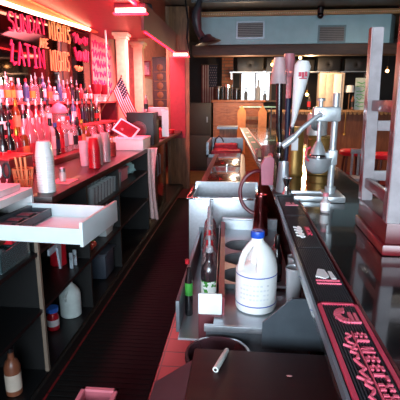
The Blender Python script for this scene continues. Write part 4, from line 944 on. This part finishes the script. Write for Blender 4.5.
# ------------------------------------------------------------------ brown cooler along the aisle, red things beyond
t = thing('bottle_cooler', 'brown glossy bottle cooler with sliding lids beyond the sink station', 'cooler', (-.14, 4.4, 0))
MB().box(-.32, .04, 3.22, 5.5, .02, .86, .006).build('body', mat('cooler_side', '#3a2420', .4), t)
MB().box(-.335, .05, 3.21, 5.52, .86, .875, .003).build('rim', mat('cooler_rim', '#6a4038', .3, .4), t)
for y0, y1 in ((3.26, 4.3), (4.34, 5.46)):
    l_ = MB().box(-.28, .0, y0, y1, .876, .893, .004).build('sliding_lid', wood('cooler_lid', '#6e3a2c', '#54281e', .15, (3, 3, 3), coat=.6), t)
    MB().box(-.15, -.13, y0+.05, y0+.2, .893, .905, .003).build('pull', chrome, l_)
t = thing('glass_rack', 'grey steel rack holding red cloths at the far end of the bar', 'rack', (-.2, 6.3, 0))
MB().box(-.45, .02, 5.75, 6.5, .02, .80, .005).build('body', mat('rack_body', '#4a3028', .5), t)
MB().box(-.46, -.43, 5.74, 6.52, .80, 1.0).box(-.46, .03, 6.49, 6.52, .80, 1.0).box(-.46, .03, 5.74, 5.76, .80, .84).build('rail_frame', steeld, t)
for i, (x0, x1, y0, y1, z0, z1) in enumerate(((-.40, 0., 5.8, 6.1, .801, .87), (-.38, -.05, 6.15, 6.4, .801, .92))):
    bm_ = MB().box(x0, x1, y0, y1, z0, z1, .02)
    bmesh.ops.subdivide_edges(bm_.bm, edges=bm_.bm.edges[:], cuts=3, use_grid_fill=True)
    for v in bm_.bm.verts:
        if v.co.z > z0+.01: v.co += Vector((0, 0, random.uniform(-.012, .02)))
    tag(bm_.build('bar_cloth', mat('red_cloth', '#a81c30', .7, var=.35, scale=25)), ['folded red bar cloth in the steel rack, toward the brown cooler', 'bunched red bar cloth at the back of the steel rack'][i], 'cloth', 'red cloths in the rack')
tag(MB().tube([(-.40, 6.44, .85), (-.38, 6.44, .98), (-.33, 6.44, 1.03), (-.28, 6.43, .99), (-.26, 6.43, .94)], .010, 8).build('drain_hose', capk), 'short black hose arching over the red cloths', 'hose')

# ------------------------------------------------------------------ far end of the room
t = thing('black_cabinet', 'tall black two-door cabinet at the end of the aisle', 'cabinet', (-.97, 9.8, 0))
MB().box(-1.28, -.66, 9.5, 10.0, .05, 1.49, .008).box(-1.25, -.69, 9.53, 10., 0, .05).build('body', mat('cab_dark', '#221a17', .6), t)
for z0, z1 in ((.10, .78), (.82, 1.45)):
    d = MB().box(-1.25, -.69, 9.48, 9.499, z0, z1, .004).build('door', mat('cab_door', '#261e1a', .55), t); MB().box(-.76, -.73, 9.455, 9.479, (z0+z1)/2-.06, (z0+z1)/2+.06, .003).build('handle', steeld, d)
t = thing('pine_counter', 'orange pine panelled counter at the far end behind the bar', 'counter', (-.1, 9.9, 0))
MB().box(-.62, .46, 9.6, 10.1, 0, 1.50).build('body', orangew, t); MB().box(-.66, .50, 9.56, 10.14, 1.50, 1.55, .006).build('top', orangew, t)
for x0 in (-.60, -.34, -.08, .18):
    MB().box(x0+.02, x0+.24, 9.585, 9.60, .35, .40).box(x0+.02, x0+.24, 9.585, 9.60, 1.38, 1.43).box(x0+.02, x0+.06, 9.585, 9.60, .40, 1.38).box(x0+.20, x0+.24, 9.585, 9.60, .40, 1.38).build('panel_frame', orangew, t)
for i, (x, r, h, mm) in enumerate(((-.52, .10, .30, 0), (-.31, .09, .34, 1), (-.12, .08, .26, 0))):
    t = thing('glass_canister', ['dark glass canister on the pine counter by the brick pier', 'silver lidded glass blender jar on the pine counter', 'short dark canister on the pine counter before the window'][i], 'canister', (x, 9.8, 1.55))
    MB().lathe([(r*.8,0),(r,.01),(r,h*.8)], (x, 9.8, 1.551), 18).build('vessel', [blackgloss, glass('blender_glass', '#807878', '#3c3434', .6), blackgloss][i], t); MB().lathe([(r*1.03,h*.8),(r*1.03,h*.95),(r*.4,h)], (x, 9.8, 1.551), 18).build('lid', [capk, chrome, capk][i], t)
# picket gate with pointed tops
t = thing('picket_gate', 'low orange wooden gate with pointed pickets before the pine counter', 'gate', (.2, 8.5, 0))
for x in (.0, .40):
    MB().prism([(x-.08, 8.5, .3), (x+.08, 8.5, .3), (x+.08, 8.5, 1.33), (x, 8.5, 1.45), (x-.08, 8.5, 1.33)], (0, .04, 0)).build('picket', mat('gate_orange', '#c8804a', .5), t)
for z in (1.02, 1.18): MB().box(.08, .32, 8.51, 8.535, z, z+.06).build('gate_rail', tanw, t)
t = thing('glass_table', 'glass topped table edge gleaming pale green under the far window', 'table', (.3, 9.0, 0))
MB().box(-.05, .68, 8.75, 9.12, 1.405, 1.425, .003).build('glass_top', glass('green_glass_top', '#c8f0e0', '#c0f0e0', .6), t)
for x in (.0, .6): MB().cyl((x, 9.05, 0), .015, 1.405, 8).build('leg', steeld, t)
# window clutter
for i, (x, h, r) in enumerate(((.10, .30, .05), (.42, .48, .07), (.60, .22, .05))):
    t = thing('window_bottle', ['pale bottle silhouetted in the far window next to the pine frame', 'large white lamp-shaped flask in the middle of the far window', 'short pale bottle at the window corner'][i], 'bottle', (x, 11.8, 1.55))
    MB().lathe([(r*.8,0),(r,.01),(r,h*.6),(r*.35,h*.75),(r*.35,h)], (x, 11.85, 1.551), 14).build('body', [greyp, white, greyp][i], t); MB().cyl((x, 11.85, 1.551+h), r*.4, .03, 10).build('cap', capk, t)
tag(MB().box(-.2, .9, 11.72, 11.95, 1.50, 1.549).build('window_ledge', tanw), 'wooden ledge under the far window', 'ledge')
# brick pier, flag, amplifier boxes, shelf
bp = brickmat('brick_pier', '#b06a44', '#8e4e30', '#6a5240', 1., .22, .075, .012, .7, axes='XZ')
tag(MB().box(-.50, -.23, 10.9, 11.3, 0, 2.95).build('brick_pier', bp, smooth=False), 'narrow orange brick pier behind the pine counter', 'pier')
t = thing('wall_flag', 'large dim American flag hanging beside the brick pier', 'flag', (-.72, 10.8, 1.7))
sr, sw = MB(), MB()
for k in range(13):
    (sr if k % 2 == 0 else sw).box(-.98+.0285*k, -.98+.0285*(k+1), 10.70+.012*math.sin(k*1.1), 10.712+.012*math.sin(k*1.1), 1.25, 2.36 if k < 6 else 1.85)
sr.build('red_stripes', mat('dim_red', '#5c1420', .8), t); sw.build('white_stripes', mat('dim_white', '#8a8080', .8), t)
MB().box(-.81, -.61, 10.70, 10.715, 1.85, 2.36).build('canton', mat('dim_navy', '#181c34', .8), t)
st = MB()
for i in range(4):
    for j in range(8): st.box(-.79+.047*i+.02*(j % 2), -.775+.047*i+.02*(j % 2), 10.693, 10.70, 1.89+.058*j, 1.905+.058*j)
st.build('stars', MATS['dim_white'], t); MB().tube([(-1.0, 10.72, 2.375), (-.58, 10.72, 2.375)], .01, 8).build('hanging_rod', darkw, t)
led = thing('red_indicator', 'small glowing red indicator lamp above the wall flag', 'lamp', (-.53, 9.5, 2.49))
MB().sphere((-.53, 9.5, 2.50), .035).build('bulb', mat('indicator_red', '#ff3040', .3, emit='#ff2030', estr=12.), led); MB().box(-.57, -.49, 9.52, 9.6, 2.46, 2.54).build('housing', capk, led)
t = thing('wall_shelf', 'thin metal shelf across the far wall under the black amplifier boxes', 'shelf', (.2, 9.9, 2.14))
MB().box(-.28, 2.9, 9.9, 10.3, 2.135, 2.155).build('board', steel, t); MB().box(-.26, -.23, 9.9, 10.3, 2.0, 2.135).box(2.7, 2.73, 9.9, 10.3, 2.0, 2.135).build('wall_bracket', steel, t)
for i, (x0, x1, z1) in enumerate(((-.12, .45, 2.46), (.52, .95, 2.44), (1.05, 1.55, 2.40), (1.62, 2.1, 2.45), (2.2, 2.7, 2.42))):
    t = thing('amplifier', ['wide black amplifier box on the far shelf above the window', 'black speaker on the far shelf behind the upturned cups', 'black speaker on the far shelf behind the white tap handle', 'black speaker on the far shelf above the cream locker', 'black speaker on the far shelf above the cork poster'][i], 'amplifier', ((x0+x1)/2, 10.1, 2.156), 'black boxes on the far shelf')
    MB().box(x0, x1, 9.95, 10.25, 2.156, z1, .01).build('body', black, t); MB().lathe([(.09,0),(.1,.008),(.06,.012),(.02,.0)], ((x0+x1)/2, 9.949, (2.156+z1)/2), 18, RX(PI/2)).build('cone', mat('cone_grey', '#161414', .5), t)
# duct with vents
t = thing('air_duct', 'blue-grey boxed air duct crossing the room under the ceiling', 'duct', (.9, 8.2, 2.5))
MB().box(-.75, 2.47, 8.0, 8.6, 2.50, 2.955).build('duct_box', bluegrey, t); MB().prism([(2.47, 8.0, 2.50), (2.62, 8.25, 2.50), (2.62, 8.6, 2.50), (2.47, 8.6, 2.50)], (0, 0, .455)).build('end_cap', bluegrey, t)
for i, (x0, x1, z0, z1, mm) in enumerate(((-.10, .335, 2.615, 2.85, steeld), (1.30, 1.71, 2.54, 2.765, mat('vent_blue', '#4f7078', .4)))):
    t = thing('air_vent', ['dark slatted air vent on the duct above the pine counter', 'blue slatted air vent on the duct behind the security dome'][i], 'vent', ((x0+x1)/2, 7.99, z0), 'vents on the duct')
    MB().box(x0-.03, x1+.03, 7.985, 7.999, z0-.03, z0).box(x0-.03, x1+.03, 7.985, 7.999, z1, z1+.03).box(x0-.03, x0, 7.985, 7.999, z0, z1).box(x1, x1+.03, 7.985, 7.999, z0, z1).build('vent_frame', mm, t)
    MB().box(x0, x1, 7.992, 7.999, z0, z1).build('backing', capk, t)
    sl = MB()
    for k in range(8): sl.box(x0, x1, 7.985, 7.991, z0+(z1-z0)*(k+.2)/8, z0+(z1-z0)*(k+.65)/8)
    sl.build('slats', mat('slat_dim', '#6a6460', .5), t, smooth=False)
t = thing('ceiling_trim_board', 'pale wooden trim board with dotted rope light above the duct', 'trim board', (.9, 7.95, 2.96))
MB().box(-.75, 2.6, 7.93, 8.0, 2.956, 3.03).build('board', wood('trim_pine', '#b08850', '#8a6438', .5, (2, 14, 14)), t)
dm = MB()
for k in range(110): dm.sphere((-.74+.0305*k, 7.925, 2.99), .010, n=6)
dm.build('rope_bulbs', mat('unlit_bulb', '#d8c0a0', .3), t)['kind'] = 'stuff'
tag(MB().box(-.9, 3.6, 8.02, 8.3, 2.32, 2.495, .006).build('wooden_beam', wood('beam_brown', '#4a2e1c', '#2e1a0e', .55, (2, 14, 14))), 'dark brown wooden beam under the blue-grey duct', 'beam')
t = thing('security_dome', 'small black security dome under the ceiling trim', 'camera', (1.275, 7.85, 2.9))
MB().sphere((1.275, 7.86, 2.93), .055).build('dome', blackgloss, t); MB().cyl((1.275, 7.86, 2.96), .05, .095, 16).build('mount', capk, t)
# ceiling light strip + joists
t = thing('ceiling_tube_light', 'white ceiling tube light above the upturned stool', 'ceiling light', (2.2, 6.7, 3.0))
MB().box(1.95, 2.55, 6.15, 6.27, 2.99, 3.059).build('diffuser', mat('tube_glow', '#ffffff', .3, emit='#fff4e8', estr=4.), t); MB().box(1.93, 2.57, 6.13, 6.29, 3.03, 3.0595).build('housing', white, t)
for i, y in enumerate((4.5, 5.6, 7.0)):
    tag(MB().box(-.8, 4.7, y, y+.09, 2.99, 3.059).build('ceiling_joist', mat('joist_dark', '#2a2c2a', .4)), ['dark ceiling joist across the room, first seen above the taps', 'dark ceiling joist in the middle of the tin ceiling', 'dark ceiling joist close to the trim board'][i], 'joist', 'ceiling joists')
# grey duct pipe and hanging fixture near the post
tag(MB().tube([(-2.0, 6.6, 2.86), (-1.45, 7.0, 2.86)], .13, 20).build('hanging_duct_pipe', mat('galvanised', '#7a828a', .4, .7)), 'round galvanised duct pipe above the canopy beside the wooden post', 'pipe')
t = thing('hanging_horn', 'black flared horn speaker hanging in front of the duct beside the post', 'horn speaker', (-.62, 7.0, 2.4))
MB().tube([(-.66, 7.0, 3.05), (-.69, 7.0, 2.95), (-.72, 7.0, 2.85), (-.72, 7.0, 2.72), (-.69, 7.0, 2.58), (-.62, 6.97, 2.47)], [.03, .05, .075, .075, .055, .06], 14).build('neck', mat('horn_grey', '#2a2e34', .4), t)
MB().lathe([(.06,0),(.09,-.06),(.17,-.11),(.20,-.12),(.15,-.09),(.05,-.02)], (-.56, 6.96, 2.52), 22, RY(math.radians(-12))).build('flare', MATS['horn_grey'], t)
tag(MB().tube([(-.90, 7.1, 3.05), (-.86, 7.1, 2.75), (-.88, 7.1, 2.5), (-.84, 7.1, 2.26)], .016, 8).build('hanging_cable', capk), 'loose black cable hanging beside the wooden post', 'cable')

# pendant bulbs far away
bulbm = mat('warm_bulb', '#ffd8a0', .3, emit='#ffc070', estr=16.)
for i, (x, y, z) in enumerate(((1.18, 9.5, 2.40), (2.95, 9.5, 2.13), (1.33, 9.3, 1.66), (.62, 9.6, 2.28))):
    t = thing('pendant_bulb', ['warm glowing bulb above the white tap handle', 'small warm bulb glowing in the dark beyond the upturned stool', 'low warm bulb glowing between tap handle and juicer', 'warm bulb glowing in between cups and tap handle'][i], 'bulb', (x, y, z), 'warm pendant bulbs')
    MB().sphere((x, y, z), .032).build('bulb', bulbm, t); MB().tube([(x, y, z+.03), (x, y, z+.09)], .016, 8).build('socket', brass, t); MB().tube([(x, y, z+.09), (x, y, 3.05)], .004, 6).build('flex', capk, t)
# right far side: drink rail wall with scalloped trim, cream locker, posters
t = thing('drink_rail', 'long wooden drink rail with scalloped trim and brown panelling below', 'drink rail', (2.6, 9.7, 0))
MB().box(.6, 4.75, 9.70, 9.8, 0, 1.27).build('panelling', wood('rail_panel', '#8a5230', '#6a3a20', .5, (10, 10, 1.2)), t, smooth=False)
MB().box(.55, 4.75, 9.40, 9.8, 1.30, 1.345, .005).build('rail_top', wood('rail_top', '#b08a58', '#8a6238', .4), t)
sc = MB()
for k in range(46): sc.prism([(.6+.09*k+.04*math.cos(PI+a*PI/6)+.045, 9.42, 1.30+.05*math.sin(PI+a*PI/6)) for a in range(7)], (0, .015, 0))
sc.build('scalloped_trim', MATS['rail_top'], t, smooth=False)
t = thing('cream_locker', 'cream and white double locker standing on the drink rail', 'locker', (1.88, 9.6, 1.345))
MB().box(1.60, 2.10, 9.45, 9.75, 1.346, 2.10, .01).build('body', cream, t)
MB().box(1.62, 1.72, 9.435, 9.449, 1.37, 2.07, .004).build('door', cream, t); MB().box(1.74, 1.86, 9.435, 9.449, 1.37, 2.07, .004).build('door', cream, t)
MB().box(1.89, 2.04, 9.43, 9.449, 1.37, 2.07, .004).build('white_door', white, t)
MB().sphere((1.93, 9.6, 2.10), .12, 1, 1, .45).build('domed_cap', steel, t)
t = thing('stemmed_lamp', 'small white table lamp on the drink rail beside the cream locker', 'lamp', (2.2, 9.55, 1.345))
MB().lathe([(.06,0),(.06,.012),(.014,.02),(.012,.38)], (2.24, 9.55, 1.346), 14).build('stem', tanw, t); MB().lathe([(.10,.36),(.085,.50),(.08,.50),(.095,.37)], (2.24, 9.55, 1.346), 16).build('lamp_shade', white, t)
t = thing('poster_board', 'pale poster with green scribbled writing leaning on the drink rail', 'poster', (2.45, 9.6, 1.345))
MB().box(2.36, 2.58, 9.60, 9.615, 1.346, 2.0).build('board', mat('poster_pale', '#b8ccc8', .5), t)
gs = MB()
for k in range(7):
    rn = random.Random(k); gs.tube([(2.39+.028*i, 9.597, 1.42+.08*k+.022*rn.uniform(-1, 1)) for i in range(7)], .007, 5)
gs.build('green_scrawl', mat('green_ink', '#38b048', .5), t)
for i, x in enumerate((.80, 1.0, 1.2, 1.42, 2.32, 2.75, 3.2)):
    bottle((x, 9.55, 1.346), ['amber bottle on the drink rail behind the white tap handle', 'dark bottle on the drink rail behind the brass canister', 'tan labelled bottle on the drink rail near the low bulb', 'dark bottle on the drink rail beside the cream locker', 'brown bottle on the drink rail between lamp and poster', 'dark bottle on the drink rail behind the upturned stool', 'amber bottle on the drink rail at the far wall corner'][i], 'tall', [gamber, gdark, gamber, gdark, gamber, gdark, gamber][i], [Ly, Lk, Lt, Lr, Lk, Lw, Lo][i], capk, 'cap', 'bottles on the drink rail')
tag(MB().tube([(2.16, 9.38, 1.30), (2.16, 9.38, .86)], .012, 8).lathe([(.035,0),(.03,.03),(.01,.05)], (2.16, 9.38, .83), 12).build('bell_pull', brass), 'thin brass pull hanging below the drink rail', 'pull')
# red-seated stools along the customer side
def bar_stool():
    t = thing('bar_stool', 'x', 'stool', (0, 0, 0), 'red-seated stools along the bar')
    MB().lathe([(.17,.70),(.19,.715),(.195,.76),(.18,.785),(.05,.79)], n=26).build('seat', mat('seat_red', '#d01c2c', .4), t)
    for a in range(4):
        c, s = math.cos(a*PI/2+PI/4), math.sin(a*PI/2+PI/4)
        MB().tube([(c*.13, s*.13, .70), (c*.20, s*.20, 0)], .019, 8).build('leg', mat('stool_leg_wood', '#5c2a20', .4), t)
    MB().tube([(math.cos(k*PI/10)*.175, math.sin(k*PI/10)*.175, .26) for k in range(20)], .011, 6, True).build('foot_ring', chrome, t)
    return t
st = bar_stool(); labs = ['red-seated bar stool standing behind the juicer post', 'red-seated bar stool seen between the upturned stool legs', 'red-seated bar stool half hidden behind the brass tap tower', 'red-seated bar stool close to the upturned stool, beyond the bar']
for i, (x, y) in enumerate(((1.75, 7.0), (2.15, 6.6), (1.35, 7.6), (2.45, 6.0))):
    o = st if i == 0 else copy_tree(st); o.location = (x, y, 0); o['label'] = labs[i]
t = thing('white_chair', 'pale painted low chair beside the red-seated stools', 'chair', (1.62, 5.9, 0))
MB().box(1.50, 1.80, 5.75, 6.05, .50, .54, .006).build('seat', stoolw, t)
for sx in (1.515, 1.775):
    for sy in (5.765, 6.025): MB().box(sx-.015, sx+.015, sy-.015, sy+.015, 0, .50).build('leg', stoolw, t)
for x in (1.515, 1.6, 1.69, 1.785): MB().box(x-.014, x+.014, 6.01, 6.035, .54, .86).build('back_slat', stoolw, t)
MB().box(1.49, 1.81, 6.0, 6.045, .84, .90, .005).build('back_rail', stoolw, t)

# ------------------------------------------------------------------ lights
def area(name, loc, rot, sx, sy, col, e, spread=180):
    l = bpy.data.lights.new(name, 'AREA'); l.shape = 'RECTANGLE'; l.size = sx; l.size_y = sy; l.color = lin(col)[:3]; l.energy = e
    o = bpy.data.objects.new(name, l); C.objects.link(o); o.location = loc; o.rotation_euler = rot; l.spread = math.radians(spread); return o
area('canopy_red_light', (-1.45, 4.2, 2.53), (0, math.radians(24), 0), .3, 3.6, '#ff5878', 220, 125)
area('canopy_end_red_light', (-1.4, 6.8, 2.53), (0, math.radians(20), 0), .4, 1.2, '#ff8a90', 170, 150)
area('front_window_light', (-.1, Y0+.05, 1.85), (math.radians(90), 0, 0), 3.4, 1.5, '#dcefff', 230)
def point(name, loc, col, e, r=.05):
    l = bpy.data.lights.new(name, 'POINT'); l.color = lin(col)[:3]; l.energy = e; l.shadow_soft_size = r
    o = bpy.data.objects.new(name, l); C.objects.link(o); o.location = loc; return o
point('far_bulb_light', (1.3, 8.9, 2.2), '#ffc890', 80)
point('far_room_light', (.0, 8.25, 1.9), '#ffd8b0', 90)
area('ceiling_tube_light_lamp', (2.25, 6.2, 2.95), (0, 0, 0), .6, .15, '#fff0e4', 30)
area('red_bar_light', (-.2, 6.2, 2.95), (0, 0, 0), .5, 1.5, '#ff3040', 5)

w = bpy.data.worlds.new('World'); bpy.context.scene.world = w; w.use_nodes = True
w.node_tree.nodes['Background'].inputs['Color'].default_value = (.5, .35, .38, 1); w.node_tree.nodes['Background'].inputs['Strength'].default_value = .05

# ------------------------------------------------------------------ camera
cd = bpy.data.cameras.new('Camera'); cam = bpy.data.objects.new('Camera', cd); C.objects.link(cam)
th = math.atan(100/430); ps = math.atan(42*math.cos(th)/430)
cam.location = (0, 0, 1.55); cam.rotation_euler = (PI/2 - th, 0, ps)
cd.sensor_width = 36; cd.lens = 36*430/400; cd.clip_start = .02
sc_ = bpy.context.scene; sc_.camera = cam
vs_ = sc_.view_settings; vs_.view_transform = 'Standard'; vs_.look = 'None'; vs_.exposure = 0.; vs_.gamma = 1.; vs_.use_curve_mapping = False
sc_.cycles.use_denoising = True
sc_.cycles.transparent_max_bounces = 24
